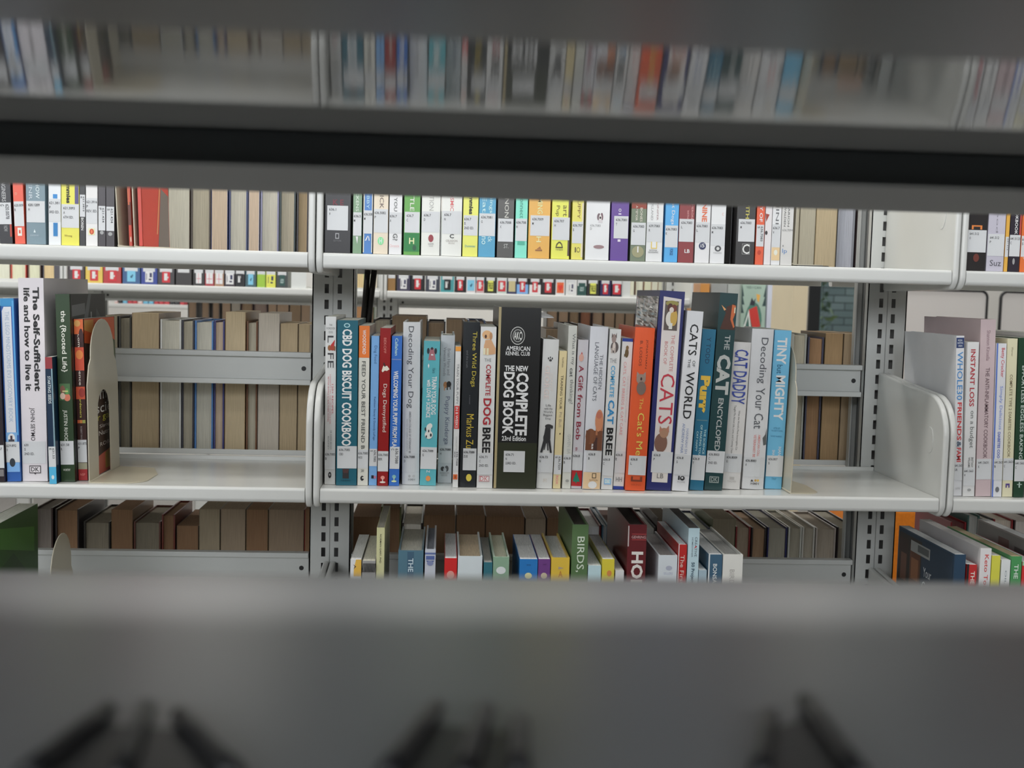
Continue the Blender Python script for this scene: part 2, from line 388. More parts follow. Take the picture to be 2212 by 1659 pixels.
# outside: ground, brick building, shrub
struct(box('ground', -3, 12, YB+0.1, 16, -0.2, -0.02, mat('paving', (0.25, 0.24, 0.22), 0.9, kind='noise', scale=20, amp=0.2)))
bk = bpy.data.materials.new('grey_brick'); bk.use_nodes = True; nt = bk.node_tree
bt = nt.nodes.new('ShaderNodeTexBrick'); tc = nt.nodes.new('ShaderNodeTexCoord'); mp = nt.nodes.new('ShaderNodeMapping')
mp.inputs['Rotation'].default_value = (math.radians(90), 0, 0)
nt.links.new(tc.outputs['Object'], mp.inputs['Vector']); nt.links.new(mp.outputs['Vector'], bt.inputs['Vector'])
bt.inputs['Color1'].default_value = (0.20, 0.22, 0.21, 1); bt.inputs['Color2'].default_value = (0.13, 0.15, 0.145, 1); bt.inputs['Mortar'].default_value = (0.055, 0.065, 0.06, 1)
bt.inputs['Scale'].default_value = 1.0; bt.inputs['Brick Width'].default_value = 0.21; bt.inputs['Row Height'].default_value = 0.068; bt.inputs['Mortar Size'].default_value = 0.006
nt.links.new(bt.outputs['Color'], nt.nodes['Principled BSDF'].inputs['Base Color'])
b0 = box('brick_building', 1.0, at(1905, 680, 10.5).x, 10.5, 11.5, 0, 5, bk)
tag(b0, 'grey brick building seen through the window', 'building')
def shrub(label, cx, cy_, r, h, n, cols, seed):
    rnd = random.Random(seed); root = empty('leafy_shrub', (cx, cy_, 0)); tag(root, label, 'shrub')
    V = []; Fc = []; mi = []
    for i in range(n):
        a = rnd.uniform(0, 6.283); q = r*math.sqrt(rnd.random()); z = 0.25+(h-0.25)*rnd.random()
        p = Vector((q*math.cos(a), q*math.sin(a), z)); s = rnd.uniform(0.03, 0.065)
        d1 = Vector((rnd.uniform(-1, 1), rnd.uniform(-1, 1), rnd.uniform(-1, 1))).normalized(); d2 = d1.orthogonal().normalized()
        k = len(V); V += [p-d1*s, p+d2*s*0.45, p+d1*s, p-d2*s*0.45]; Fc.append((k, k+1, k+2, k+3)); mi.append(rnd.randrange(len(cols)))
    mesh('foliage', V, Fc, [mat('leaf', c, 0.5) for c in cols], root, mi=mi)
    for k in range(5):
        a = k*1.256; tube('stem', [(0.04*math.cos(a), 0.04*math.sin(a), 0), (r*0.4*math.cos(a), r*0.4*math.sin(a), h*0.5), (r*0.7*math.cos(a), r*0.7*math.sin(a), h*0.9)], [0.018, 0.012, 0.006], mat('bark', (0.09, 0.06, 0.04), 0.9), root)
p = at(1990, 690, 10.2); shrub('bright green shrub outside at the right edge of the window', p.x+0.28, 10.0, 0.55, 2.4, 2600, [(0.10, 0.26, 0.05), (0.22, 0.40, 0.10), (0.38, 0.50, 0.12), (0.05, 0.14, 0.04)], 3)
p = at(1770, 690, 10.2); shrub('dim shrub outside in front of the grey brick building', p.x-0.12, 10.1, 0.20, 2.4, 420, [(0.04, 0.06, 0.03), (0.08, 0.10, 0.03)], 5)
# partition end, divider panels, orange stool
pa, pb = at(1712, 680, 6.4).x, at(1743, 680, 6.4).x
BEI = mat('beige_paint', (0.62, 0.54, 0.38), 0.6, kind='soft', scale=4, amp=0.03)
struct(box('trim_1', pa, pb, 6.4, 6.92, 0, CEIL, BEI))
box_ = None
def divider(label, x0, x1, y, ztop):
    root = empty('divider_panel', ((x0+x1)/2, y, 0)); tag(root, label, 'room divider', 'white divider panels')
    hx = (x1-x0)/2; r = 0.03; zt = ztop
    pts = [(-hx, 0, 0.012)]+[(a, 0, b) for a, b in arc(-hx+r, zt-r, r, 180, 90, 6)]+[(a, 0, b) for a, b in arc(hx-r, zt-r, r, 90, 0, 6)]+[(hx, 0, 0.012)]
    tube('tube_frame', pts, 0.0075, BLACK, root)
    box('panel', -hx+0.006, hx-0.006, -0.004, 0.004, 0.35, zt-0.006, mat('white_panel', (0.72, 0.70, 0.68), 0.5), root)
    for s in (-hx, hx): box('foot', s-0.02, s+0.02, -0.2, 0.2, 0.0, 0.015, BLACK, root, 0.004)
zt = at(2120, 629, 5.2).z
divider('white divider panel with black tube frame behind the right bay', at(2131, 660, 5.2).x-0.42, at(2131, 660, 5.2).x, 5.2, zt)
divider('second white divider panel with black frame, right of the first', at(2161, 660, 5.2).x, at(2161, 660, 5.2).x+0.42, 5.2, zt)
p0, p1 = at(1938, 1110, 4.0), at(2018, 1110, 4.0)
st = empty('upholstered_stool', ((p0.x+p1.x)/2, 4.2, 0)); tag(st, 'orange upholstered stool on the floor behind the right bay', 'stool')
zt = at(1978, 1100, 4.0).z; hx = (p1.x-p0.x)/2+0.12
o = box('cushion', -hx, hx, -0.2, 0.3, 0.08, zt, mat('orange_fabric', (0.72, 0.20, 0.005), 0.7, kind='noise', scale=90, amp=0.08), st); bev(o, 0.02)
for sx in (-1, 1):
    for yy in (-0.15, 0.25): prism('leg', arc(sx*(hx-0.06), yy, 0.018, 0, 330, 11), 0, 0.085, 'z', BLACK, st)
# ceiling fixtures around the lamps
for i, (x, y, L, p_) in enumerate(LAMPS):
    r_ = empty('ceiling_light', (x, y, CEIL)); tag(r_, 'long recessed ceiling light above the aisles of the library', 'ceiling light', 'recessed ceiling lights')
    V, Fc = boxvf(-L/2-0.03, L/2+0.03, -0.15, -0.12, -0.09, 0); boxvf(-L/2-0.03, L/2+0.03, 0.12, 0.15, -0.09, 0, V, Fc)
    boxvf(-L/2-0.03, -L/2-0.005, -0.12, 0.12, -0.09, 0, V, Fc); boxvf(L/2+0.005, L/2+0.03, -0.12, 0.12, -0.09, 0, V, Fc)
    mesh('housing', V, Fc, STEEL, r_); box('reflector', -L/2-0.004, L/2+0.004, -0.119, 0.119, -0.03, -0.02, STEEL, r_)

# ------------------------------------------------------------------ main range (in focus)
BAYN = ['left', 'centre', 'right']
for i, x in enumerate(XB):
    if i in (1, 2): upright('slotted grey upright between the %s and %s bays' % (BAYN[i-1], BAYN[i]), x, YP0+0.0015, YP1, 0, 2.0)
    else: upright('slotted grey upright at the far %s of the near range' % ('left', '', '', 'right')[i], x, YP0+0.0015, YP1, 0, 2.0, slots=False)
for i in range(3):
    x0, x1 = XB[i], XB[i+1]
    for nm, z in (('upper', ZU), ('middle', ZM), ('lower', ZL)):
        shelf('white steel shelf at %s level of the %s bay, facing us' % (nm, BAYN[i]), x0, x1, Y0, YP0, z, group='front shelves of the range in focus')
        shelf('white steel shelf behind the %s %s shelf, facing away' % (nm, BAYN[i]), x0, x1, YP1+0.003, YP1+0.003+DEP, z, s=-1, brk=False, group='rear shelves of the range in focus')
    if i < 2:
        ra, rb = at(500, 758, YP0+0.004).z, at(500, 829, YP0+0.004).z
        rail('grey channel rail behind the middle shelf of the %s bay' % BAYN[i], x0+0.035, x1-0.035, YP0+0.004, rb, ra)
        rail('grey channel rail behind the lower shelf of the %s bay' % BAYN[i], x0+0.035, x1-0.035, YP0+0.004, rb-0.3304, ra-0.3304)

# ------------------------------------------------------------------ far range
YF = 3.40; ZF = rel(-0.0075)
for i, x in enumerate(XB[:3]):
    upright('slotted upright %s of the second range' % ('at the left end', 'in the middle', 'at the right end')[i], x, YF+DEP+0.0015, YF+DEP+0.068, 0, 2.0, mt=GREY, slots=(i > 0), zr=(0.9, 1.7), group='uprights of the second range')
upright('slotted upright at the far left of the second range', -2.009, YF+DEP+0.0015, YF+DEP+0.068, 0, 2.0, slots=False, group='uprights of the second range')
XF = [-2.009]+XB[:3]
for i in range(3):
    for nm, z in (('upper', ZF), ('lower', ZF-0.33)):
        shelf('white steel %s shelf, %s bay of the second range' % (nm, ('left', 'middle', 'right')[i]), XF[i], XF[i+1], YF, YF+DEP, z, group='front shelves of the second range')
        shelf('white steel %s shelf on the rear of the second range, %s bay' % (nm, ('left', 'middle', 'right')[i]), XF[i], XF[i+1], YF+DEP+0.07, YF+2*DEP+0.07, z, s=-1, brk=False, group='rear shelves of the second range')
    a, b = at(1150, 649, YF+DEP+0.004).z, at(1150, 672, YF+DEP+0.004).z
    rail('grey rail under the upper shelf, %s bay of the second range' % ('left', 'middle', 'right')[i], XF[i]+0.035, XF[i+1]-0.035, YF+DEP+0.004, b, a)
# third range, only its left part shows
YT = 5.9; XT0, XT1 = -2.20, at(413, 650, YT).x
ZT = at(330, 657, YT).z
shelf('small white shelf of the distant third range, far left', XT0, XT1, YT, YT+DEP, ZT, group='shelf of the third range')
for x in (XT0, XT1): upright('plain grey upright at the %s end of the third range' % ('left' if x < -2 else 'right'), x, YT+DEP+0.0015, YT+DEP+0.06, 0, 1.9, slots=False, group='uprights of the third range')

# ------------------------------------------------------------------ near range (we look through its gap)
NX0, NX1 = -0.43, 0.50
def arch_profile(Ys=0.44):
    """underside of the near shelf: a shallow pressed arch whose glossy paint mirrors the opposite books"""
    ys = [248, 237, 213, 175, 120, 78, 60, 0]; zs = [-0.292, -0.279, -0.256, -0.2248, -0.1837, -0.155, -0.325, -0.40]
    def tgt(y):
        for (a, b, c, d) in zip(ys, ys[1:], zs, zs[1:]):
            if a >= y >= b: return c+(d-c)*(a-y)/(a-b)
        return zs[-1] if y < 0 else zs[0]
    out = []; Y = Ys; n = 200; t0 = (628-248)/F; t1 = (628-71)/F
    for i in range(n+1):
        t = t0+(t1-t0)*i/n; z = t*Y; out.append((Y, z))
        k = math.hypot(1, t); dx, dz = 1/k, t/k
        rx, rz = Y0-Y, tgt(628-t*F)-z; k = math.hypot(rx, rz); nx, nz = rx/k-dx, rz/k-dz
        Y += -Y*nz/(nx+t*nz)*(t1-t0)/n
    return out
UPN = empty('library_shelf', (0, 0.64, rel(0.10))); tag(UPN, 'dark grey shelf edge crossing the picture above the upper books', 'shelf')
lip = [(0.500, 0.100), (0.742, 0.0972), (0.744, 0.1005), (0.780, 0.1005), (0.780, 0.0765), (0.744, 0.0760), (0.744, 0.0735)]+[(0.775+0.0075*math.cos(a), 0.0680+0.0075*math.sin(a)) for a in (4.0, 4.5, 5.0, 5.5, 6.0)]+[(0.7825, 0.128), (0.778, 0.133), (0.500, 0.133)]
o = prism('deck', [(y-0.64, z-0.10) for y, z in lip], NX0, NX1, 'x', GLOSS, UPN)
box('lip_shade_strip', NX0, NX1, 0.7775-0.64, 0.7795-0.64, 0.0768-0.10, 0.1002-0.10, mat('painted_lip_shade', (0.17, 0.185, 0.19), 0.8), UPN)  # dark strip: shade inside the lip recess, put in as colour
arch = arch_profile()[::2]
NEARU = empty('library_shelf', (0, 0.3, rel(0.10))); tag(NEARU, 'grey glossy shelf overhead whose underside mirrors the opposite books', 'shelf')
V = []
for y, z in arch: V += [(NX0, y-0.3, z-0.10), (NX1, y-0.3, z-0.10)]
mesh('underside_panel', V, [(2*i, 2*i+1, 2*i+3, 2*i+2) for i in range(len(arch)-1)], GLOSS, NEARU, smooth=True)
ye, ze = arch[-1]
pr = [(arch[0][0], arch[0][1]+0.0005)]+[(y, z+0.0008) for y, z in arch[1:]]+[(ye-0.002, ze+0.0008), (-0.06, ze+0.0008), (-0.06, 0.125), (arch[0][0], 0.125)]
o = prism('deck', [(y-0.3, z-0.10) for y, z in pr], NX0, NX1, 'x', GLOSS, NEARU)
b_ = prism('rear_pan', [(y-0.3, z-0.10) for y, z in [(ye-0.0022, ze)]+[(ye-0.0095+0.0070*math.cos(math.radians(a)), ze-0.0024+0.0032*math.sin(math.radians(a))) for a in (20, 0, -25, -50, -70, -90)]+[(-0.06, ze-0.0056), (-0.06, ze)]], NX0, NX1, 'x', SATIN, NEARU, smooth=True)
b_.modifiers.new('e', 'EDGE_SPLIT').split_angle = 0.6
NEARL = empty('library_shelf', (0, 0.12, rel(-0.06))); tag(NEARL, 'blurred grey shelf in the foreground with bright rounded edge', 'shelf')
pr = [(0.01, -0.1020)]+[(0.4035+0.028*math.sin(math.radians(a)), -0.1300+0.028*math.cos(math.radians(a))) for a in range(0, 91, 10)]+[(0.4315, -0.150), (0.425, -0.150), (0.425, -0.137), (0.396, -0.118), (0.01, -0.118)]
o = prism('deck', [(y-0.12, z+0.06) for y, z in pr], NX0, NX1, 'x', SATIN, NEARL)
for q in o.data.polygons: q.use_smooth = len(q.vertices) == 4
n_ = o.modifiers.new('e', 'EDGE_SPLIT'); n_.split_angle = 0.6
for x in (NX0-0.034, NX1+0.034):
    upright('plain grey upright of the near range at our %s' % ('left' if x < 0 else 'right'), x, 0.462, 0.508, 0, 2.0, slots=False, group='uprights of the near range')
    for r_, ya, yb_, za, zb in ((UPN, 0.50, 0.77, 0.08, 0.20), (NEARU, -0.05, 0.465, 0.085, 0.20), (NEARL, 0.02, 0.465, -0.145, -0.055)):
        s = 1 if x < 0 else -1; ex = NX0 if x < 0 else NX1
        box('end_bracket', ex-s*0.003, ex-s*0.001, ya-r_.location.y, yb_-r_.location.y, rel(za)-r_.location.z, rel(zb)-r_.location.z, GLOSS, r_)
# black three-pronged feet lying on the foreground shelf
for k, (tips, ends, nm) in enumerate((([(238, 1548), (318, 1545), (385, 1562)], [(95, 1665), (270, 1670), (480, 1668)], 'at the left'), ([(945, 1545), (1050, 1548), (1120, 1575)], [(858, 1665), (1010, 1670), (1120, 1668)], 'in the middle'), ([(1662, 1562), (1735, 1525)], [(1645, 1668), (1832, 1664)], 'at the right'))):
    zf_ = rel(-0.1020)
    def ground(px, py): y = depth_on(px, py, zf_); q = at(px, py, y); return Vector((q.x, q.y, 0))
    T = [ground(*q) for q in tips]; E_ = [ground(*q) for q in ends]; c = sum(T, Vector())/len(T)
    root = empty('pronged_foot', (c.x, c.y, zf_)); tag(root, 'black pronged foot lying on the foreground shelf %s' % nm, 'foot')
    R_ = 0.0023
    for a, b in zip(T, E_):
        d = (b-a); tube('prong', [a-c+d*s+Vector((0, 0, R_ if s > 0 else R_*0.8)) for s in (0.0, 0.04, 0.5, 1.0, 1.25)], [R_*0.6, R_, R_, R_*1.1, R_*1.1], BLACK, root)
    pts = [T[0]*0.72+E_[0]*0.28, T[-1]*0.72+E_[-1]*0.28, E_[-1]*1.2-T[-1]*0.2, E_[0]*1.2-T[0]*0.2]
    V = [(q-c) for q in pts]+[(q-c)+Vector((0, 0, 0.0016)) for q in pts]
    mesh('web_plate', V, [(0, 1, 2, 3), (4, 5, 6, 7), (0, 1, 5, 4), (1, 2, 6, 5), (2, 3, 7, 6), (3, 0, 4, 7)], BLACK, root)

# ------------------------------------------------------------------ books: middle shelf, centre bay
WH = (196, 196, 194)
R = Row('on middle centre shelf', 'books on the middle centre shelf', ZM, Y0, start=XB[1]+0.0118)
def mark(name, *s): return ('pic', name, list(s))
book(R, 'white book with tiny red dog emblem, next to left bracket', 689.6, 724.7, 684, WH, xt=691.7, ybot=1047, dec=[
    ('H', 'THE', .36, .64, 700, 704, (120, 120, 120), 0, 'small_lettering'), ('H', 'FOREVER', .1, .9, 707, 711.5, (120, 120, 120), 0, 'small_lettering'), ('H', 'DOG', .32, .68, 715, 719.5, (120, 120, 120), 0, 'small_lettering'),
    ('V', 'L', .2, .76, 725, 740, (60, 60, 64)), ('V', 'F', .22, .78, 762, 775, (60, 60, 64)), ('V', 'E', .22, .78, 779, 794, (60, 60, 64)),
    mark('dog_emblem', ('p', [(.5, 745), (.9, 733), (.82, 746), (.62, 756), (.5, 752)], (190, 30, 30)), ('e', .22, .55, 745, 757, (150, 95, 50)), ('e', .4, .95, 747, 756.5, (170, 60, 35)), ('p', [(.8, 746), (.95, 748), (.93, 757), (.82, 757)], (140, 90, 50))),
    ('V', '120+ RECIPES,', .6, .78, 829, 895, (190, 75, 85), 0, 'subtitle'), ('V', 'LONGEVITY TIPS, AND NEW SCIENCE FOR', .42, .54, 808, 915, (200, 120, 130), 0, 'subtitle'), ('V', 'BETTER BOWLS & HEALTHIER HOMES', .24, .36, 813, 910, (190, 95, 105), 0, 'subtitle'),
    ('V', 'DR. KAREN BECKER', .5, .66, 929, 971, (140, 140, 142), 0, 'author'), ('V', 'RODNEY', .27, .41, 942, 971, (140, 140, 142), 0, 'author'),
    ('L', 973, 1014, ['636.7085', 'B']), ('e', .34, .64, 1019.5, 1033, (40, 40, 42)), ('e', .42, .56, 1023, 1028, (150, 150, 150))])
book(R, 'teal book with big white condensed lettering', 725.7, 770.9, 692, (24, 98, 116), xt=728.7, ybot=1049, dec=[
    ('e', .32, .62, 698, 708, (150, 190, 195)), ('e', .37, .57, 700, 706, (24, 98, 116)),
    ('V', 'CBD DOG BISCUIT COOKBOO', .25, .72, 711, 963, (205, 205, 200), 0.03),
    ('L', 963.5, 1012, ['636.7085', 'CBD'], 'h', .05, 1), mark('publisher_mark', ('r', .32, .62, 1013, 1034, (45, 40, 42)), ('p', [(.3, 1013), (.64, 1013), (.57, 1022), (.37, 1022)], (80, 50, 48))), ('H', 'PUBLISHING', .24, .7, 1037, 1040, (18, 60, 72), 0, 'publisher')])
book(R, 'cream book with an orange block at top of its spine', 771.9, 795.3, 704, (196, 194, 184), xt=776, ybot=1049, dec=[
    ('b', 0, 1, 704, 772.5, (222, 108, 10)), ('V', 'WOODFORD', .34, .66, 713, 765, (235, 225, 205), 0.012, 'author'), ('V', 'FEED YOUR BEST FRIEND B', .3, .66, 780, 970, (82, 84, 80), 0.01),
    ('L', 971, 1012, ['636.7085', 'WOO']), ('V', 'R', .32, .62, 1015, 1021, (100, 100, 98)), mark('publisher_mark', ('e', .28, .62, 1028, 1039, (40, 40, 42)), ('r', .45, .7, 1031, 1034, (196, 194, 184)))])
book(R, 'short light blue paperback with dark blue script', 796.6, 814.3, 726, (108, 158, 208), xt=802.6, ybot=1049, dec=[
    ('V', 'Dog Food', .3, .75, 747, 785, (45, 90, 140)), ('V', 'Kathleen Stacey & Gwendy LeFage', .38, .7, 857, 951, (40, 75, 130), 0, 'author'), ('L', 969.5, 1007, ['636.7085', 'S'], 'v'), mark('publisher_mark', ('r', .3, .62, 1027, 1034, (35, 30, 40)), ('r', .62, .92, 1028, 1034, (170, 110, 140)))])
book(R, 'dark red book with white dog picture and serif title', 815, 838.4, 709, (150, 10, 12), xt=821.6, ybot=1050, dec=[
    ('V', 'BEKOFF', .36, .6, 730, 763, (205, 120, 110), 0, 'author'), mark('dog_picture', ('p', [(.2, 801), (.35, 790), (.72, 790), (.95, 797), (.7, 801), (.5, 800), (.3, 804)], (205, 195, 180)), ('p', [(.32, 783), (.45, 784), (.6, 791), (.45, 792)], (60, 40, 35))),
    ('V', 'Dogs Demystified', .3, .74, 829, 933, (225, 190, 180)), ('L', 974.5, 1018.5, ['636.7085', 'BEK']), mark('tree_emblem', ('e', .3, .7, 1028, 1036, (215, 130, 120)), ('r', .46, .54, 1034, 1043, (235, 190, 180)), ('e', .22, .78, 1040, 1044, (235, 190, 180)))])
book(R, 'bright blue book with white capitals beside dark red one', 840, 862.4, 726, (40, 104, 190), xt=847, ybot=1050, dec=[
    ('V', 'Callahan', .32, .62, 731, 768, (170, 215, 190), 0.008, 'author'), ('b', .02, .98, 775.5, 777.5, (110, 130, 180)), ('V', 'WELCOMING YOUR PUPPY FROM PLA', .24, .7, 801, 965, (225, 228, 235), 0.025), ('L', 965, 1013, ['636.7088', 'C'], 'v', 0.03, 1), mark('tree_emblem', ('e', .3, .7, 1026, 1034, (120, 170, 170)), ('r', .46, .54, 1032, 1042, (190, 205, 150)), ('e', .24, .76, 1038, 1042, (190, 205, 150)))])
book(R, 'thick white book with grey serif title beside bright blue', 865.6, 906, 696, (192, 193, 194), xt=868.3, ybot=1047.5, hard=True, rnd=.05, dec=[
    ('V', 'Decoding Your Dog', .22, .62, 705, 881, (84, 86, 92)), ('V', 'AMERICAN COLLEGE OF VETERINARY BE', .38, .5, 888, 979, (120, 122, 126), 0.01, 'author'), ('V', 'EDITED BY DEBRA HORWITZ', .24, .32, 905, 975, (160, 162, 166), 0, 'author'), ('L', 979, 1021, ['636.7088', 'D']), ('H', 'HMH', .36, .76, 1034, 1039, (150, 152, 154), 0.01, 'publisher'), ('e', .36, .5, 1026, 1032, (165, 165, 165)), ('e', .6, .76, 1026, 1032, (175, 175, 175))])
book(R, 'turquoise book with a cartoon long-eared dog', 906.6, 942, 737, (82, 168, 178), xt=916, ybot=1049.5, dec=[
    mark('dog_picture', ('p', [(.3, 778), (.4, 752), (.62, 752), (.76, 778)], (165, 100, 108)), ('e', .2, .36, 752, 765, (35, 45, 55)), ('e', .66, .82, 752, 765, (35, 45, 55)), ('e', .44, .58, 750, 756, (35, 40, 50)), ('r', .46, .6, 765, 768, (230, 215, 215))),
    ('p', [(.33, 785), (.38, 790), (.33, 796), (.28, 790)], (230, 240, 240), 'star'), ('V', 'How to', .56, .78, 795, 806, (40, 100, 110), 0, 'subtitle'), ('V', 'TRAIN YOUR DOG', .56, .86, 813, 895, (235, 238, 240), 0.025), ('V', 'with LOVE + SCIENCE', .26, .52, 820, 902, (232, 236, 238), 0.025),
    mark('spotted_dog_picture', ('e', .22, .72, 930, 948, (222, 210, 195)), ('e', .3, .6, 916, 935, (222, 210, 195)), ('e', .4, .68, 914, 925, (222, 210, 195)), ('e', .2, .3, 923, 931, (40, 50, 55)), ('e', .42, .5, 928, 934, (40, 50, 55)), ('e', .54, .66, 936, 943, (40, 50, 55)), ('e', .28, .36, 940, 946, (40, 50, 55))),
    ('L', 966, 1013.5, ['636.7088', 'G']), ('e', .36, .66, 1028, 1040, (235, 130, 60)), ('H', 'N', .4, .6, 1016, 1021, (220, 240, 240))])
book(R, 'pale grey book with two puppies on spine', 943.3, 975.6, 724.5, (180, 183, 186), xt=951, ybot=1044, hard=True, rnd=.045, dec=[
    ('V', 'Brian Hare and', .5, .72, 753, 810, (130, 132, 138), 0, 'author'), ('V', 'Vanessa Woods', .22, .42, 750, 812, (130, 132, 138), 0, 'author'), mark('puppy_picture', ('e', .25, .55, 824, 838, (180, 120, 75)), ('e', .48, .82, 823, 836, (45, 40, 38)), ('r', .3, .38, 834, 843, (200, 140, 95)), ('r', .5, .58, 832, 842, (45, 40, 38)), ('r', .72, .78, 832, 841, (45, 40, 38))),
    ('V', 'Puppy Kinderga', .34, .76, 856, 960, (112, 118, 140)), ('L', 963, 1000, ['636.7088', 'H']), mark('publisher_mark', ('e', .2, .5, 1008, 1018, (70, 70, 72)), ('e', .5, .78, 1006, 1019, (90, 90, 92)), ('e', .4, .62, 1010, 1020, (180, 183, 186))), ('H', 'RANDOM', .16, .8, 1020, 1024, (140, 140, 140), 0, 'publisher'), ('H', 'HOUSE', .26, .7, 1025, 1028.5, (140, 140, 140), 0, 'publisher')])
book(R, 'thin white paperback with orange top and red panel', 976, 990, 749, WH, xt=982.5, ybot=1054, dec=[
    ('b', 0, 1, 749, 759, (228, 140, 40)), ('V', 'TRAIN YOUR PUPPY', .3, .74, 786, 873, (120, 122, 126)), ('b', .02, .98, 876.5, 926, (205, 50, 45)), ('V', 'IN 8 WEEKS', .25, .72, 879, 924, (225, 205, 200), .01, 'subtitle'), ('V', 'CHARLOTTE', .42, .64, 943, 972, (150, 150, 150), 0, 'author'), ('L', 972, 1017, ['636.7088', 'SCH'], 'v'), ('b', .04, .86, 1025, 1036, (205, 95, 35)), ('e', .3, .6, 1027, 1034, (160, 70, 25))])
book(R, 'black book with yellow serif lettering, leaning slightly', 992, 1028, 696, (36, 40, 44), xt=1001.7, ybot=1053, hard=True, rnd=.05, dec=[
    ('V', 'Three Wild Dogs', .5, .84, 716, 835, (190, 172, 50)), ('V', 'and the truth', .22, .34, 757, 794, (110, 112, 116), 0, 'subtitle'), ('V', 'a memoir', .46, .54, 853, 873, (110, 110, 116), 0, 'subtitle'), ('V', 'Markus Zu', .34, .78, 894, 968, (196, 170, 45), 0, 'author'), ('L', 968.5, 1016, ['636.7088', 'ZUS'], 'h', .18, 1), ('e', .4, .74, 1024, 1040, (205, 185, 60)), ('p', [(.5, 1028), (.64, 1028), (.57, 1037)], (50, 48, 40))])
book(R, 'white book with a sitting golden puppy above red lettering', 1029.4, 1064, 706, WH, xt=1038.5, ybot=1055, dec=[
    mark('puppy_picture', ('e', .22, .78, 735, 766, (205, 165, 125)), ('p', [(.3, 735), (.68, 733), (.98, 752), (.98, 764), (.62, 766), (.2, 766)], (196, 150, 108)), ('e', .1, .72, 714, 733, (205, 160, 112)), ('e', .56, .76, 718, 734, (180, 130, 85)), ('e', .26, .4, 723, 731, (80, 50, 40)), ('r', .2, .34, 752, 766, (225, 195, 165)), ('r', .4, .54, 752, 767, (220, 190, 155))),
    ('H', 'THE', .28, .72, 774, 781, (120, 122, 124)), ('V', 'COMPLETE', .4, .72, 787, 854, (168, 36, 48), .02), ('V', 'DOG', .28, .8, 860, 917, (170, 30, 44), .03), ('V', 'BREE', .28, .8, 923, 978, (28, 28, 30), .03), ('L', 979, 1025, ['636.71', 'C', '2ND ED.']), mark('publisher_mark', ('r', .12, .8, 1028, 1041, (175, 130, 132)), ('r', .17, .75, 1029.5, 1039.5, (205, 195, 194))), ('H', 'DK', .2, .7, 1029.5, 1039, (190, 80, 85), 0, 'publisher')])
o = book(R, 'big black and olive book with heavy white title', 1066, 1157.7, 664, (34, 34, 34), xt=1078, ybot=1056, hard=True, depth=.2, pg=(190, 188, 160), dec=[
    ('b', 0, .06, 664, 1056, (165, 150, 110)), ('b', .06, 1, 956, 1056, (44, 48, 28)),
    ('e', .29, .63, 705, 744, (190, 190, 186)), ('e', .30, .62, 706.5, 742.5, (40, 40, 40)), ('e', .345, .575, 711, 738, (190, 190, 186)), ('e', .355, .565, 712, 737, (40, 40, 40)), ('H', 'AKC', .37, .55, 716, 733, (200, 200, 196), .01),
    ('H', 'AMERICAN', .2, .76, 747, 757, (208, 208, 204), .01), ('H', 'KENNEL CLUB', .19, .76, 758.5, 767, (208, 208, 204), .01), ('H', 'THE NEW', .18, .73, 789, 801, (214, 214, 210), .03),
    ('V', 'COMPLETE', .46, .75, 804, 940, (214, 214, 210), .035), ('V', 'DOG BOOK', .16, .42, 803, 938, (214, 214, 210), .035), ('H', '23rd Edition', .16, .73, 941.5, 952, (214, 214, 210), .02), ('L', 974, 1020, ['636.71', 'N', '23RD ED.'], 'h', .22, .72)])
mesh('loose_page', [(.035, .03, .2455), (.045, .03, .2530), (.068, .05, .2540), (.085, .09, .2480), (.082, .03, .2462), (.04, .09, .2490)], [(0, 1, 2, 4), (2, 3, 4), (1, 5, 3, 2)], pages((200, 200, 182)), o)
book(R, 'white book with a tall standing black dog', 1158.6, 1193, 733.5, (194, 194, 192), xt=1174, ybot=1056, hard=True, rnd=.05, dec=[
    mark('paw_emblem', ('e', .42, .6, 776, 781, (70, 70, 72)), ('e', .34, .42, 772, 777, (70, 70, 72)), ('e', .46, .53, 770, 775, (70, 70, 72)), ('e', .58, .66, 772, 777, (70, 70, 72))),
    ('V', 'GIANT', .55, .72, 806, 845, (215, 192, 186)), ('V', 'GEORGE', .2, .5, 790, 862, (222, 184, 178)), ('H', 'Life', .35, .68, 873, 878, (80, 80, 82), 0, 'subtitle'), ('H', 'with the', .26, .78, 880, 885, (80, 80, 82), 0, 'subtitle'), ('H', "World's", .22, .82, 887, 892, (80, 80, 82), 0, 'subtitle'), ('H', 'Biggest', .22, .8, 894, 900, (80, 80, 82), 0, 'subtitle'), ('H', 'Dog', .36, .7, 902, 907, (80, 80, 82), 0, 'subtitle'),
    mark('dog_picture', ('e', .28, .74, 934, 958, (50, 50, 52)), ('p', [(.4, 922), (.72, 922), (.74, 945), (.3, 945)], (50, 50, 52)), ('e', .36, .82, 916, 925, (56, 56, 58)), ('e', .74, .88, 918, 926, (50, 50, 52)), ('p', [(.3, 950), (.44, 955), (.26, 978), (.12, 978)], (52, 52, 54)), ('p', [(.6, 953), (.74, 950), (.88, 978), (.76, 978)], (48, 48, 50)), ('p', [(.42, 955), (.5, 955), (.4, 972), (.34, 972)], (60, 60, 62)), ('p', [(.52, 955), (.6, 955), (.66, 973), (.58, 973)], (60, 60, 62))),
    ('L', 979.5, 1021, ['636.73', 'N']), ('V', 'G&C', .4, .64, 1034, 1042, (190, 180, 170), 0, 'publisher')])
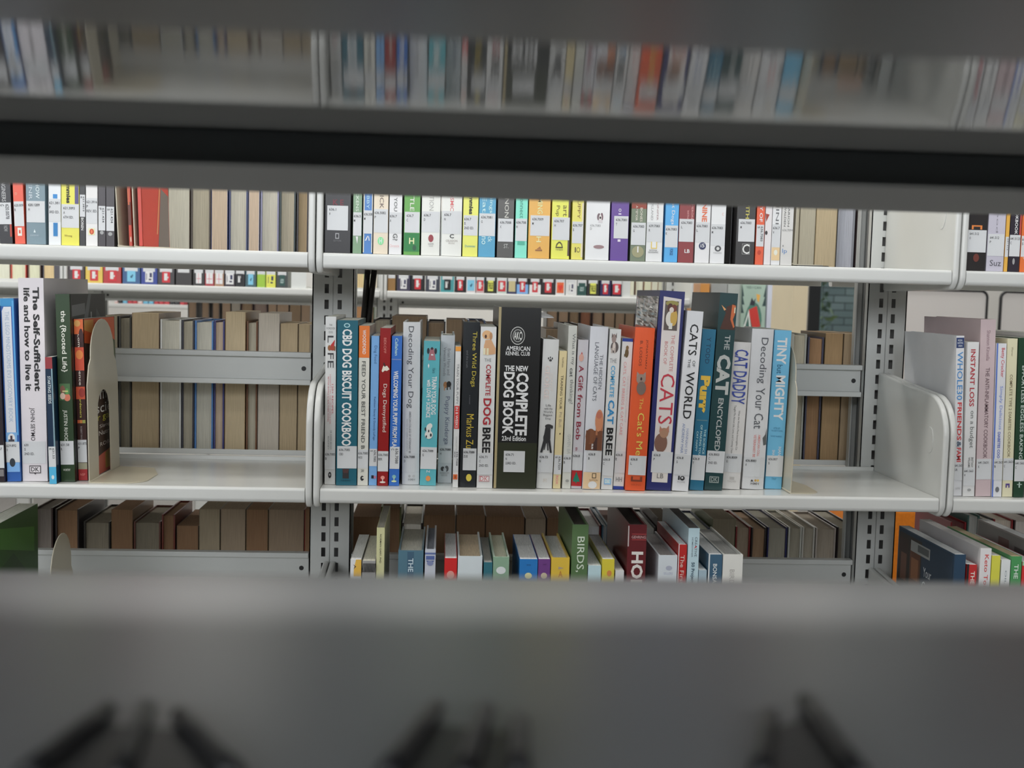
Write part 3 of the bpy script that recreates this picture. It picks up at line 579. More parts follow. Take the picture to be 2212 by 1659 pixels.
book(R, 'short thin peach paperback with small black capitals', 1194, 1211, 758.7, (226, 186, 140), xt=1208.8, ybot=1056, dec=[
    ('V', 'VanWinkle', .4, .62, 772, 794, (90, 75, 60), 0, 'author'), ('V', 'TRAINING YOUR', .34, .66, 811, 884, (70, 60, 50)), ('V', 'Pit Bull', .36, .72, 890, 922, (165, 150, 130), 0, 'subtitle'), ('e', .52, .66, 935, 939, (60, 50, 44)), ('L', 983, 1025, ['636.7559', 'S'], 'v'), ('V', 'ROX', .34, .66, 1028, 1047, (225, 120, 130), .01, 'publisher')])
book(R, 'off-white book with grey handwritten-style title', 1213.4, 1233, 704, (190, 190, 182), xt=1228, ybot=1056, hard=True, dec=[
    ('V', 'What is my', .4, .86, 721, 788, (110, 112, 110)), ('V', 'cat', .34, .7, 795, 814, (80, 82, 80), .01), ('V', "thinking?", .3, .84, 819, 872, (120, 122, 120)), ('V', 'GWEN BA', .4, .8, 938, 980, (170, 172, 170), 0, 'author'), ('L', 982, 1020, ['636.8', 'B']), ('e', .36, .78, 1036, 1042, (150, 150, 145)), ('H', 'Tiger', .3, .8, 1043, 1048, (180, 180, 172), 0, 'publisher')])
book(R, 'silver-white book with red title and green tree on red', 1233.4, 1256.5, 734.6, (184, 180, 184), xt=1249.3, ybot=1056, hard=True, rnd=.06, dec=[
    ('V', 'A', .2, .66, 790, 804, (140, 24, 50), .012), ('V', 'Gift', .2, .66, 811, 845, (140, 24, 50), .012), ('V', 'from Bob', .2, .66, 852, 950, (140, 24, 50), .012), mark('ginger_cat_picture', ('e', .14, .6, 765, 781, (200, 150, 135)), ('p', [(.3, 766), (.4, 760), (.5, 767)], (190, 60, 60))), ('V', 'B', .24, .42, 967, 974, (150, 60, 80), 0, 'author'), ('L', 977, 1016, ['636.8'], 'h'), ('b', 0, 1, 1017, 1050.5, (178, 22, 28)), mark('tree_emblem', ('p', [(.44, 1019), (.78, 1038), (.14, 1038)], (20, 125, 100)), ('p', [(.44, 1024), (.82, 1041), (.12, 1041)], (20, 125, 100)), ('r', .38, .5, 1040, 1044, (20, 110, 90)))])
book(R, 'glossy white book with a reaching brown cat paw', 1258, 1297, 706, (194, 195, 200), xt=1276, ybot=1058, hard=True, rnd=.045, dec=[
    ('V', 'LANGUAGE OF CATS', .3, .52, 740, 866, (92, 94, 104)), ('V', 'THE HIDDEN', .6, .78, 766, 840, (92, 94, 104)),
    mark('cat_paw_picture', ('r', .04, .98, 930, 973, (118, 70, 45)), ('e', .02, .6, 926, 960, (130, 78, 48)), ('e', .52, .98, 884, 932, (200, 130, 90)), ('r', .58, .98, 908, 940, (176, 110, 72)), ('r', .5, .98, 945, 973, (80, 52, 46)), ('e', .56, .9, 888, 904, (190, 110, 84))),
    ('V', 'BR', .34, .48, 959, 972, (220, 215, 210), .01, 'author'), ('V', 'SA', .66, .8, 961, 973, (220, 215, 210), .01, 'author'), ('L', 973.5, 1020, ['636.8', 'B'], 'h', .14, 1), ('b', .02, .98, 1021, 1057, (214, 176, 136)), ('e', .3, .8, 1040, 1056, (236, 220, 200)), mark('publisher_mark', ('r', .5, .74, 1022.5, 1033.5, (80, 66, 54)), ('r', .54, .7, 1024, 1032, (214, 176, 136))), ('H', 'SUTTON', .36, .84, 1036, 1039.5, (130, 96, 74), 0, 'publisher')])
book(R, 'white book with striped sitting cat above blue lettering', 1298.4, 1323.5, 711.7, WH, xt=1317.7, ybot=1058, dec=[
    mark('striped_cat_picture', ('e', .14, .84, 738, 763, (96, 86, 84)), ('e', .2, .6, 722, 742, (150, 130, 124)), ('p', [(.18, 731), (.2, 720), (.34, 727)], (110, 96, 92)), ('p', [(.5, 727), (.62, 719), (.64, 731)], (110, 96, 92)), ('e', .3, .58, 740, 758, (190, 178, 170)), ('r', .2, .34, 752, 763, (170, 158, 150)), ('r', .46, .6, 752, 763, (170, 158, 150))),
    ('H', 'THE', .14, .74, 775, 784, (120, 120, 122)), ('V', 'COMPLETE', .28, .66, 790, 858, (60, 150, 195), .02), ('V', 'CAT', .2, .76, 864, 916, (30, 130, 185), .03), ('V', 'BREE', .2, .78, 924, 984, (24, 24, 26), .03), ('L', 985, 1028, ['636.8', 'C']), mark('publisher_mark', ('r', .22, .84, 1034, 1047, (110, 160, 205)), ('r', .27, .79, 1035.5, 1045, (150, 190, 222))), ('H', 'DK', .3, .74, 1036, 1044.5, (232, 238, 244), .01, 'publisher')])
book(R, 'slim white book with dark blue bands top and bottom', 1324.3, 1347.6, 731.7, WH, xt=1345, ybot=1058, dec=[
    ('b', 0, 1, 731.7, 738.5, (28, 58, 150)), ('b', 0, 1, 1051, 1058, (34, 62, 150)), mark('tabby_cat_picture', ('e', .3, .66, 753, 773, (104, 84, 50)), ('e', .36, .64, 747, 757, (126, 100, 60)), ('r', .24, .34, 765, 771, (100, 80, 48))),
    ('V', 'CATS, CAT BREEDS & CAT CARE', .22, .52, 782, 940, (205, 135, 135)), ('V', 'THE ULTIMATE ENCYCLOPEDIA OF', .66, .82, 811, 912, (175, 175, 176), 0, 'subtitle'), ('V', 'Alan Edwards', .4, .5, 950, 972, (185, 185, 186), 0, 'author'), ('L', 975, 1022, ['636.8', 'E']), ('H', 'HH', .2, .78, 1031, 1041, (110, 112, 116), 0, 'publisher')])
book(R, 'orange book with yellow title and a grey kitten', 1348.2, 1393.8, 708.4, (222, 82, 28), xt=1370, ybot=1061, hard=True, rnd=.04, jacket=1, dec=[
    ('V', 'JONATHAN', .58, .7, 734, 796, (120, 50, 24), 0, 'author'), ('V', 'B. LOSOS', .28, .42, 737, 791, (120, 50, 24), 0, 'author'), mark('kitten_picture', ('e', .2, .68, 808, 830, (146, 124, 112)), ('p', [(.2, 815), (.22, 803), (.38, 810)], (150, 130, 122)), ('p', [(.5, 810), (.66, 803), (.68, 816)], (150, 130, 122)), ('e', .24, .72, 824, 853, (120, 100, 90)), ('e', .34, .6, 832, 850, (146, 124, 112)), ('e', .4, .5, 815, 822, (70, 46, 44))),
    ('V', 'The', .44, .62, 860, 884, (240, 170, 60), 0, 'subtitle'), ('V', "Cat's Me", .4, .74, 892, 984, (240, 190, 70)), ('L', 985, 1027, ['636.8', 'L'], 'h', .08, .98), mark('publisher_mark', ('r', .24, .82, 1030, 1041, (130, 55, 30)), ('r', .34, .7, 1029, 1037, (200, 80, 34))), ('H', 'VIKING', .26, .78, 1046, 1050, (180, 70, 34), 0, 'publisher')])
o = book(R, 'tallest navy book with white panel and red title', 1395.3, 1449.5, 629.5, (40, 44, 108), xt=1426, ybot=1060.5, hard=True, depth=.2, dec=[
    ('p', [(.16, 642), (.88, 646), (.90, 985), (.20, 985)], (198, 190, 186), 'white_panel'), ('p', [(.2, 1010), (.84, 1010), (.84, 1043), (.2, 1043)], (196, 190, 184), 'white_panel'), mark('cat_photo', ('r', .24, .78, 651, 714, (96, 84, 78)), ('e', .26, .78, 650, 662, (150, 140, 70)), ('e', .3, .68, 672, 706, (205, 196, 186)), ('e', .48, .76, 668, 704, (196, 158, 70)), ('e', .34, .56, 656, 674, (90, 50, 44)), ('e', .5, .72, 658, 674, (120, 60, 46)), ('e', .42, .6, 664, 676, (205, 190, 180)), ('r', .44, .58, 698, 711, (210, 200, 192))),
    ('V', 'THE COMPLETE', .58, .72, 723, 802, (190, 110, 108), 0, 'subtitle'), ('V', 'BOOK OF', .33, .46, 738, 787, (190, 110, 108), 0, 'subtitle'), ('V', 'CATS', .28, .84, 807, 916, (190, 44, 62)),
    mark('sitting_cat_picture', ('e', .2, .72, 936, 978, (130, 92, 76)), ('e', .38, .74, 924, 946, (168, 126, 98)), ('p', [(.36, 934), (.38, 920), (.52, 930)], (176, 120, 96)), ('p', [(.6, 928), (.74, 918), (.76, 934)], (176, 120, 96))),
    ('L', 976, 1022, ['636.8', 'P'], 'h', .14, .98), ('H', 'LB', .4, .66, 1024, 1034, (110, 106, 104), 0, 'publisher')])
hh = (EYE.z-0)
foil = mat('clear_plastic_jacket', (0.62, 0.62, 0.62), 0.16, 0.8, metal=0.55, kind='noise', scale=26, amp=0.5)
V = []; Fc = []; rnd_ = random.Random(4); NZ, NY = 26, 9
for i in range(NZ+1):
    for j in range(NY+1): V.append((-0.0006-(rnd_.random()*0.0022 if 0 < i < NZ and 0 < j < NY else 0), 0.003+0.188*j/NY, 0.19+0.0905*i/NZ))
for i in range(NZ):
    for j in range(NY): a = i*(NY+1)+j; Fc.append((a, a+1, a+NY+2, a+NY+1))
mesh('plastic_jacket', V, Fc, foil, o)
book(R, 'leaning white book with black capitals beside navy one', 1451.7, 1487, 673, (198, 198, 200), xt=1485, ybot=1062, dec=[
    ('V', 'CATS', .26, .78, 701, 768, (40, 40, 42), .01), ('V', 'OF', .58, .76, 779, 792, (50, 50, 52)), ('V', 'THE', .3, .46, 776, 795, (50, 50, 52)), ('V', 'WORLD', .26, .78, 803, 905, (36, 36, 38), .01), ('V', 'HANNAH SH', .56, .72, 926, 980, (140, 150, 180), 0, 'author'), ('V', 'ANDREW MAR', .3, .46, 915, 980, (120, 135, 175), 0, 'author'), ('L', 982, 1027, ['636.8', 'S']), mark('publisher_mark', ('e', .42, .72, 1029, 1039, (50, 50, 52)), ('r', .3, .4, 1029, 1038, (50, 50, 52)), ('e', .5, .62, 1031, 1035, (198, 198, 200))), ('H', 'PLUME', .28, .76, 1041, 1044, (150, 150, 152), 0, 'publisher')])
book(R, 'blue-green book with fat yellow lettering', 1490, 1519.7, 712, (30, 110, 142), xt=1518, ybot=1060, dec=[
    ('V', 'Y TODD', .36, .68, 729, 786, (20, 66, 96), .01, 'author'), ('V', 'Purr', .14, .86, 812, 892, (235, 168, 40), .06), ('b', .1, .9, 907, 909, (90, 130, 140)), ('V', 'THE SCIENCE', .7, .86, 927, 981, (170, 205, 210), .01, 'subtitle'), ('V', 'OF MAKING YOU', .42, .58, 918, 984, (170, 205, 210), .01, 'subtitle'), ('V', 'CAT HAPPY', .16, .3, 932, 976, (170, 205, 210), .01, 'subtitle'), ('L', 984, 1038, ['636.8', 'T'])])
o = book(R, 'tall dark green book with cat picture and grey letters', 1521, 1560, 634, (28, 66, 68), xt=1556, ybot=1060, hard=True, depth=.19, dec=[
    mark('cat_photo', ('p', [(.1, 660), (.46, 672), (.4, 664), (.84, 656), (.94, 664), (.92, 680), (.8, 690), (.96, 706), (.96, 712), (.14, 712), (.3, 690), (.4, 676)], (80, 44, 30)), ('p', [(.12, 660), (.4, 669), (.3, 672)], (222, 150, 90)), ('p', [(.72, 658), (.93, 660), (.93, 676), (.82, 690), (.95, 705), (.88, 708), (.68, 690)], (200, 100, 44)), ('r', .86, .92, 664, 676, (225, 200, 170))),
    ('V', 'THE', .46, .76, 724, 755, (160, 164, 162), .02), ('V', 'CAT', .14, .9, 766, 852, (168, 170, 166), .045), ('V', 'ENCYCLOPED', .38, .68, 860, 974, (164, 168, 166), .02), ('L', 974.5, 1022, ['636.8003', 'C', '2ND ED.']), mark('publisher_mark', ('r', .24, .78, 1030, 1044, (140, 150, 146)), ('r', .29, .73, 1031.5, 1042, (28, 60, 60))), ('H', 'DK', .34, .7, 1032, 1041, (150, 160, 156), .01, 'publisher')])
book(R, 'white book with narrow blue capitals beside dark green', 1560.6, 1598.8, 740, (196, 193, 190), xt=1585.6, ybot=1058, hard=True, rnd=.05, dec=[
    ('V', 'CAT DADDY', .1, .88, 756, 873, (50, 70, 158), .01), ('V', 'What the World\'s Most Incorrigible Cat', .54, .68, 887, 973, (110, 108, 106), 0, 'subtitle'), ('V', 'Taught Me About Life, Love, and Coming Clean', .28, .42, 876, 980, (110, 108, 106), 0, 'subtitle'), ('L', 981, 1021, ['636.8009', 'G']), mark('publisher_mark', ('r', .36, .62, 1031, 1037, (170, 166, 162))), ('H', 'TARCHER', .24, .74, 1039, 1043, (170, 166, 162), 0, 'publisher')])
book(R, 'white book with grey serif title and pink author lines', 1603, 1650, 711.4, (194, 194, 195), xt=1626, ybot=1058, hard=True, rnd=.06, dec=[
    ('V', 'Decoding', .34, .76, 730, 828, (88, 90, 96)), ('V', 'Your Cat', .34, .76, 838, 926, (88, 90, 96)), ('p', [(.97, 925), (.99, 960), (.86, 962), (.8, 946), (.92, 938)], (96, 100, 100), 'cat_ear_picture'), ('V', 'AMERICAN COLL', .58, .7, 939, 986, (205, 130, 125), .01, 'author'), ('V', 'VETERINARY BE', .38, .5, 939, 988, (205, 130, 125), .01, 'author'), ('L', 988, 1031, ['636.8083', 'A']), ('p', [(.42, 1036), (.36, 1041), (.5, 1041)], (70, 66, 66)), ('e', .54, .64, 1036, 1041, (190, 150, 70)), ('e', .66, .76, 1036, 1041, (225, 170, 60)), ('H', 'HMH', .38, .76, 1043, 1048, (110, 106, 104), .01, 'publisher')])
book(R, 'sky blue book with white capitals, last before bookend', 1652, 1688.4, 714, (100, 172, 206), xt=1674, ybot=1057, dec=[
    ('V', 'TINY', .2, .78, 730, 787, (215, 220, 222), .03), ('V', 'but', .26, .6, 788, 807, (40, 105, 140), .01), ('V', 'MIGHTY', .24, .82, 811, 908, (215, 220, 222), .03), ('H', 'KITTEN LADY', .3, .7, 923, 927, (55, 120, 155), 0, 'subtitle'), ('H', 'THE GUIDE TO SAVING', .16, .84, 929, 932, (55, 120, 155), 0, 'subtitle'), ('H', 'THE MOST VULNERABLE', .14, .82, 941, 944, (55, 120, 155), 0, 'subtitle'), ('V', 'HAN', .66, .84, 965, 984, (210, 225, 230), .01, 'author'), ('V', 'SHA', .3, .46, 972, 984, (210, 225, 230), .01, 'author'), ('L', 984.5, 1030, ['636.807', 'S']), ('H', 'TINY', .36, .66, 1033, 1037, (50, 120, 150), 0, 'publisher')])

END_TINY = R.prev
# ------------------------------------------------------------------ bookends
def bookend(label, loc, plate_d, plate_h, base_w, sgn=1, mt=CREAM, hole=True, lean=0.0, group='sheet-metal bookends'):
    """arched steel plate standing in the depth direction with a rounded foot bent out along the shelf"""
    root = empty('bookend', loc); tag(root, label, 'bookend', group)
    d, h, t = plate_d, plate_h, 0.0016
    out = [(0, 0)]+[(0, h*0.6)]+[(d*0.06, h*0.72), (d*0.12, h*0.76)]+[(d/2-d*0.38*math.cos(a), h*0.78+h*0.22*math.sin(a)) for a in [i*math.pi/12 for i in range(13)]]+[(d*0.88, h*0.76), (d*0.94, h*0.72), (d, h*0.6), (d, 0)]
    if hole:
        inn = [(d*0.30, 0.0), (d*0.30, h*0.42)]+[(d/2-d*0.20*math.cos(a), h*0.42+h*0.13*math.sin(a)) for a in [i*math.pi/8 for i in range(1, 8)]]+[(d*0.70, h*0.42), (d*0.70, 0.0)]
        pts = out[:1]+out[1:]+inn[::-1]
    else: pts = out
    pl = prism('plate', [(a, b+0.0004) for a, b in pts], 0, t*sgn, 'x', mt, root)
    for v in pl.data.vertices: v.co.x += v.co.z*math.tan(lean)
    bev(pl, 0.0005, 2)
    r = min(0.03, base_w*0.45)
    ft = [(0, 0.0), (base_w-r, 0.0)]+[(base_w-r+r*math.sin(a), r-r*math.cos(a)) for a in [i*math.pi/12 for i in range(1, 7)]]+[(base_w, d*0.55), (base_w*0.75, d*0.92), (0, d)]
    prism('foot_plate', [(x*sgn, y) for x, y in ft], 0, 0.0014, 'z', mt, root)
    tube('bend', [(0.0006*sgn, 0.0005, 0.0017), (0.0006*sgn, d-0.0005, 0.0017)], 0.0015, mt, root, 6)
    return root
def bracket_x(px, z, y): return on_shelf(px, z, y)[0].x
Yq = Y0+0.018; EX = max(bracket_x(1694, ZM, Yq), END_TINY[0]+0.0012); EL = max(math.atan2(at(1718, 740, Yq).x-bracket_x(1694, ZM, Yq), 0.215), math.atan(END_TINY[1]))
bookend('cream arched bookend at the right end of the cat books', (EX, Yq, ZM+0.0002), 0.13, 0.215, 0.046, 1, lean=EL, hole=False)
Yq = Y0+0.012
bookend('cream arched bookend with oval cut-out on middle left shelf', (bracket_x(191.5, ZM, Yq), Yq, ZM+0.0002), 0.15, 0.228, 0.075, 1, lean=-0.02)

# ------------------------------------------------------------------ middle shelf, left and right bays
R = Row('on middle left shelf', 'books on the middle left shelf', ZM, Y0)
book(R, 'dark plum book cut off by the left picture edge', -22, 11.8, 660, (44, 34, 40), xt=-38, ybot=1042, dec=[('L', 962, 1012, ['629.47', 'S'], 'h', .3, 1), ('b', .66, .95, 1015, 1030, (120, 116, 116))])
book(R, 'bright blue book with white panel and robot picture', 13.2, 46, 645, (36, 92, 170), xt=-3, ybot=1041, dec=[
    ('b', 0, 1, 645, 662, (30, 130, 185)), ('p', [(.1, 672), (.25, 663), (.78, 663), (.8, 935), (.1, 935)], (192, 194, 200), 'white_panel'), ('b', .86, .98, 650, 940, (70, 150, 205)), ('V', 'THE LEGO MINDSTORMS EV3 DISCOVERY BOOK', .32, .62, 673, 912, (148, 164, 186)), mark('robot_picture', ('r', .06, .86, 934, 955, (110, 160, 205)), ('e', .18, .72, 936, 958, (200, 204, 210)), ('r', .36, .52, 941, 950, (70, 40, 50)), ('r', .22, .66, 949, 954, (60, 60, 72))), ('L', 954.5, 999, ['629.892', 'V']), ('b', .04, .98, 999.5, 1020, (110, 160, 210)), mark('round_seal', ('e', .24, .66, 990, 1009, (40, 50, 62)))])
book(R, 'tall thick pink-grey book with heavy black serif title', 46.6, 104, 600.6, (205, 195, 198), xt=36.2, ybot=1040.5, hard=True, depth=.2, dec=[
    ('V', 'The Self-Sufficient', .56, .82, 620, 844, (24, 22, 24), .035), ('V', 'life and how to live it', .2, .44, 622, 843, (24, 22, 24), .03), ('V', 'JOHN SEYMO', .32, .54, 880, 952, (62, 56, 60), .005, 'author'), ('L', 953, 1001.5, ['630', 'S', '2ND ED.'], 'h', .02, .95), mark('publisher_mark', ('r', .28, .74, 1006, 1023, (66, 58, 62)), ('r', .31, .71, 1008, 1021, (205, 195, 198)), ('p', [(.45, 1022), (.57, 1022), (.51, 1026)], (66, 58, 62))), ('H', 'DK', .35, .67, 1009.5, 1019, (60, 54, 58), .02, 'publisher')])
book(R, 'thin navy paperback with red top, shorter than its neighbours', 107.5, 123.6, 772, (16, 46, 74), xt=97, ybot=1046, dec=[
    ('b', 0, 1, 772, 797, (150, 40, 46)), ('b', .8, 1, 797, 965, (120, 150, 160)), ('V', 'STARTING SEEDS', .26, .68, 813, 872, (190, 200, 206), .01), ('L', 965, 1009, ['631.53', 'E'], 'v'), ('b', 0, 1, 1009, 1046, (60, 165, 205)), ('e', .3, .7, 1027, 1036, (190, 220, 225))])
o = book(R, 'dark green book with white italic title and dark cover', 124, 163, 635.5, (42, 66, 36), xt=110.8, ybot=1041.5, hard=True, depth=.17, dec=[
    ('V', 'the {Rooted Life}', .26, .72, 671, 803, (205, 205, 190), .012), mark('vegetable_picture', ('r', .1, .86, 828, 864, (70, 110, 62)), ('e', .14, .5, 832, 850, (130, 80, 60)), ('e', .4, .86, 850, 866, (205, 110, 80)), ('e', .5, .76, 838, 852, (80, 150, 70)), ('e', .12, .5, 848, 862, (200, 170, 150)), ('r', .3, .7, 843, 846, (190, 180, 120))),
    ('V', 'JUSTIN RHODES', .26, .6, 885, 965, (190, 192, 180), .01, 'author'), ('L', 952.5, 1004, ['631.58', 'R'], 'h', .02, .98), ('H', 'WORTHY', .18, .7, 1013, 1018, (190, 192, 180), .01, 'publisher')])
def side_cover(o, w, h, d, mats, name='cover_photo'):
    """printed picture on the right-hand board of a book, (shape, colour) in cover fractions"""
    V = []; Fc = []; ms = []; mi = []
    for j, s in enumerate(mats):
        n = len(V); V += [(w+0.0003+0.00004*j, a*d, b*h) for a, b in s[0]]; Fc.append(tuple(range(n, n+len(s[0])))); q = ink(s[1])
        if q not in ms: ms.append(q)
        mi.append(ms.index(q))
    return mesh(name, V, Fc, ms, o, mi=mi)
def bdim(o):
    vs = [v.co for c in o.children if c.name.split('.')[0] == 'cover' for v in c.data.vertices]; return max(v.x for v in vs), max(v.z for v in vs), max(v.y for v in vs)
w, h, d = bdim(o)
side_cover(o, w, h, d, [([(0.02, 0), (.98, 0), (.98, .998), (0.02, .998)], (44, 46, 46)), ([(.05, .88), (.4, .89), (.4, .95), (.05, .94)], (110, 112, 114)), ([(.3, .8), (.5, .998), (.58, .998), (.42, .8)], (100, 104, 106)), ([(.7, .85), (.98, .74), (.98, .8), (.72, .92)], (80, 84, 84)), ([(.55, .8), (.58, .8), (.58, .9), (.55, .9)], (150, 150, 150))])
w = None
o = book(R, 'orange and black book with white lower-case title', 165, 190.6, 689, (60, 26, 18), xt=154, ybot=1038.5, depth=.155, dec=[
    mark('leaf_photo', ('r', 0, 1, 690, 722, (216, 96, 30)), ('e', 0, .7, 692, 706, (235, 150, 70)), ('r', 0, 1, 750, 800, (200, 66, 26)), ('e', .1, .9, 756, 776, (224, 120, 40)), ('e', .5, 1, 710, 740, (66, 24, 24)), ('r', 0, 1, 835, 862, (196, 70, 24)), ('e', .3, 1, 838, 858, (160, 40, 22))),
    ('V', 'compost science', .28, .62, 722, 832, (205, 190, 180), .012), ('V', 'for gardeners', .28, .6, 836, 902, (190, 180, 60), .01), mark('fruit_row_picture', ('r', .06, .3, 907, 914, (190, 80, 30)), ('r', .32, .6, 907, 914, (200, 120, 40)), ('r', .62, .95, 907, 914, (150, 150, 60))), ('V', 'ROBERT PAVLIS', .36, .56, 921, 952, (160, 150, 148), 0, 'author'), ('L', 950, 999, ['631.875', 'P']), mark('publisher_mark', ('r', 0, 1, 1000, 1016, (150, 146, 120)), ('r', 0, 1, 1014, 1038, (160, 24, 26))), ('H', 'NSP', .2, .74, 1023, 1028, (205, 120, 110), 0, 'publisher')])
w, h, d = bdim(o)
CV = [([(0.02, 0), (.98, 0), (.98, .998), (0.02, .998)], (72, 50, 38)), ([(.02, .85), (.98, .8), (.98, .998), (.02, .998)], (214, 88, 26)), ([(.02, .93), (.3, .9), (.3, .99), (.02, .99)], (236, 150, 70)), ([(.3, .86), (.5, .86), (.55, .97), (.35, .97)], (160, 60, 24)), ([(.8, .7), (.98, .66), (.98, .84), (.8, .88)], (70, 84, 40)), ([(.1, 0), (.98, 0), (.98, .16), (.1, .1)], (186, 90, 70)), ([(.55, .02), (.7, .02), (.7, .14), (.55, .12)], (180, 150, 60)), ([(.74, .02), (.86, .02), (.86, .15), (.74, .14)], (200, 120, 50))]
side_cover(o, w, h, d, CV)
for s_, a0, a1, b0, b1, c_ in (('compo', .12, .96, .45, .53, (205, 200, 196)), ('scien', .28, .96, .39, .45, (205, 200, 196)), ('for gardeners', .12, 1.5, .33, .385, (190, 186, 60)), ('Simple', .38, .9, .285, .315, (190, 184, 178)), ('Nutrient', .35, .96, .245, .275, (190, 184, 178)), ('ROBERT', .38, .96, .175, .2, (190, 184, 178))):
    tv, tf = text_vf(s_, .005); ax = max(v[0] for v in tv); ay = min(v[1] for v in tv); by = max(v[1] for v in tv)
    pts = [(w+0.0008, (a0+(a1-a0)*v[0]/ax)*d, (b0+(b1-b0)*(v[1]-ay)/(by-ay))*h) for v in tv if True]
    pts = [(x, min(y, d*0.985), z) for x, y, z in pts]; mesh('cover_lettering', pts, tf, ink(c_), o)

R = Row('on middle right shelf', 'books on the middle right shelf', ZM, Y0, start=XB[2]+0.0118)
book(R, 'white book with navy author block, next to right bracket', 2054, 2077.7, 726, (196, 196, 198), xt=2060, ybot=1072, hard=True, depth=.19, dec=[
    ('b', .02, .98, 730, 752, (36, 56, 108)), ('H', 'MELISSA', .2, .76, 733.5, 737.5, (190, 196, 210), .01, 'author'), ('H', 'HARTWIG', .14, .84, 739, 743.5, (190, 196, 210), .01, 'author'), ('H', 'URBAN', .24, .76, 745.5, 749.5, (190, 196, 210), .01, 'author'), ('V', 'WHOLE30', .16, .86, 760, 864, (56, 130, 190), .005), ('V', 'FRIENDS', .28, .82, 869, 951, (200, 52, 54), .02), ('V', '&', .28, .8, 953, 966, (70, 90, 110), .02), ('V', 'FAMI', .28, .82, 967, 998, (200, 52, 54), .02), ('L', 998, 1038, ['641.563', 'UR']), ('H', 'HMH', .2, .76, 1053, 1058, (170, 170, 170), 0, 'publisher')])
book(R, 'white book with red bold capitals and grey small letters', 2078.8, 2105, 739.5, (198, 197, 196), xt=2089.4, ybot=1073, dec=[
    ('V', 'INSTANT LOSS', .3, .72, 755, 878, (176, 52, 62), .02), ('V', 'on a budget', .34, .8, 887, 968, (116, 118, 116), .005, 'subtitle'), ('V', 'BRITTANY', .62, .82, 988, 1010, (110, 110, 110), .01, 'author'), ('V', 'WILLIAMS', .36, .54, 988, 1010, (110, 110, 110), .01, 'author'), ('L', 1010, 1050, ['641.563', 'W']), ('e', .36, .7, 1056, 1062, (150, 150, 150))])
o = book(R, 'tall mauve book with dark serif lettering', 2107, 2140, 690.5, (186, 166, 168), xt=2119, ybot=1073, hard=True, depth=.2, dec=[
    ('V', 'Shannon Kinsella', .42, .66, 714, 779, (140, 110, 120), 0, 'author'), ('V', 'THE ANTI-INFLAMMATORY COOKBOOK', .42, .68, 794, 990, (110, 84, 90), .006), ('L', 991.5, 1036, ['641.5631', 'K'])])
book(R, 'white book with red script and blue left edge', 2141, 2163.6, 742.6, (198, 198, 202), xt=2152.5, ybot=1074, dec=[
    ('b', 0, .14, 742, 1074, (78, 110, 190)), ('V', 'Betty Crocker', .4, .84, 752, 815, (196, 60, 70), .005), ('V', 'Simply Delicious', .4, .78, 834, 928, (120, 140, 200), .004, 'subtitle'), ('V', 'DIABETES COO', .4, .68, 933, 990, (70, 90, 180), .02, 'subtitle'), ('L', 991, 1037, ['641.563', 'B'], 'h', .1, 1), ('e', .34, .74, 1052, 1064, (110, 112, 116))])
book(R, 'pale cream book with grey-brown capitals', 2164.6, 2187, 732, (204, 196, 164), xt=2176.5, ybot=1074, dec=[
    ('V', 'Warner', .42, .6, 750, 770, (130, 116, 90), 0, 'author'), ('V', 'COMPLETE TYPE 2 DIABETES COOKBOOK', .36, .64, 809, 988, (128, 112, 84), .008), ('L', 990, 1038, ['641.5631', 'C']), mark('publisher_mark', ('r', .3, .7, 1045, 1049, (90, 70, 140)), ('r', .3, .42, 1045, 1054, (90, 70, 140)), ('r', .58, .7, 1045, 1054, (90, 70, 140)))])
book(R, 'dark green book with white capitals near the picture edge', 2188, 2211, 730, (38, 70, 50), xt=2200.5, ybot=1075, dec=[
    ('V', 'EFFORTLESS EGGLESS BAKING', .4, .76, 790, 992, (180, 190, 182), .01), ('L', 993, 1040, ['641.563', 'C']), mark('publisher_mark', ('r', .48, .6, 1042, 1054, (170, 190, 178)), ('r', .3, .8, 1046, 1048, (150, 170, 160)))])
book(R, 'pale grey book cut off by the right picture edge', 2212, 2240, 720, (186, 184, 182), xt=2224, ybot=1075, dec=[('L', 992, 1040, ['641.563', 'D'])])

# ------------------------------------------------------------------ upper shelf
def tl(y0, y1, *lines, **k): return ('L', y0, y1, list(lines), k.get('s', 'h'), k.get('u0', 0.02), k.get('u1', 0.98))
R = Row('on upper left shelf', 'books on the upper left shelf', ZU, Y0, inset=0.012)
book(R, 'black book with white label, first at the left picture edge', 0, 28.5, None, (40, 38, 42), xt=-.035, hgt=.24, dec=[('V', 'ENGINEERS', .3, .62, 395, 440, (170, 170, 170), .01), tl(442, 487, '620.0078', 'G', s='v'), ('V', 'NOW', .36, .66, 490, 502, (150, 150, 150), .01, 'publisher'), ('b', .84, .98, 487, 513, (180, 60, 40))])
book(R, 'orange-red book with white label and white emblem', 33, 55.6, None, (226, 78, 48), xt=-.035, hgt=.225, dec=[('H', 'D', .2, .4, 421, 426, (240, 160, 130)), tl(439.5, 491, '620.009', 'R'), mark('publisher_mark', ('r', .3, .72, 494, 511, (240, 200, 190)), ('r', .42, .6, 499, 506, (226, 78, 48)))])
book(R, 'slate blue book with white sailboat emblem', 57.5, 99.5, None, (112, 134, 144), xt=-.01, hgt=.23, hard=True, rnd=.03, dec=[('V', 'ENR', .16, .34, 400, 436, (170, 180, 186), .01), ('V', 'HOW', .52, .72, 400, 433, (190, 200, 204), .01), tl(438.5, 483, '620.1209', 'H'), mark('sailboat_emblem', ('p', [(.38, 504), (.44, 497), (.5, 504)], (190, 200, 206))), ('H', 'SOURCEBOOKS', .2, .66, 508.5, 511.5, (170, 182, 190), 0, 'publisher')])
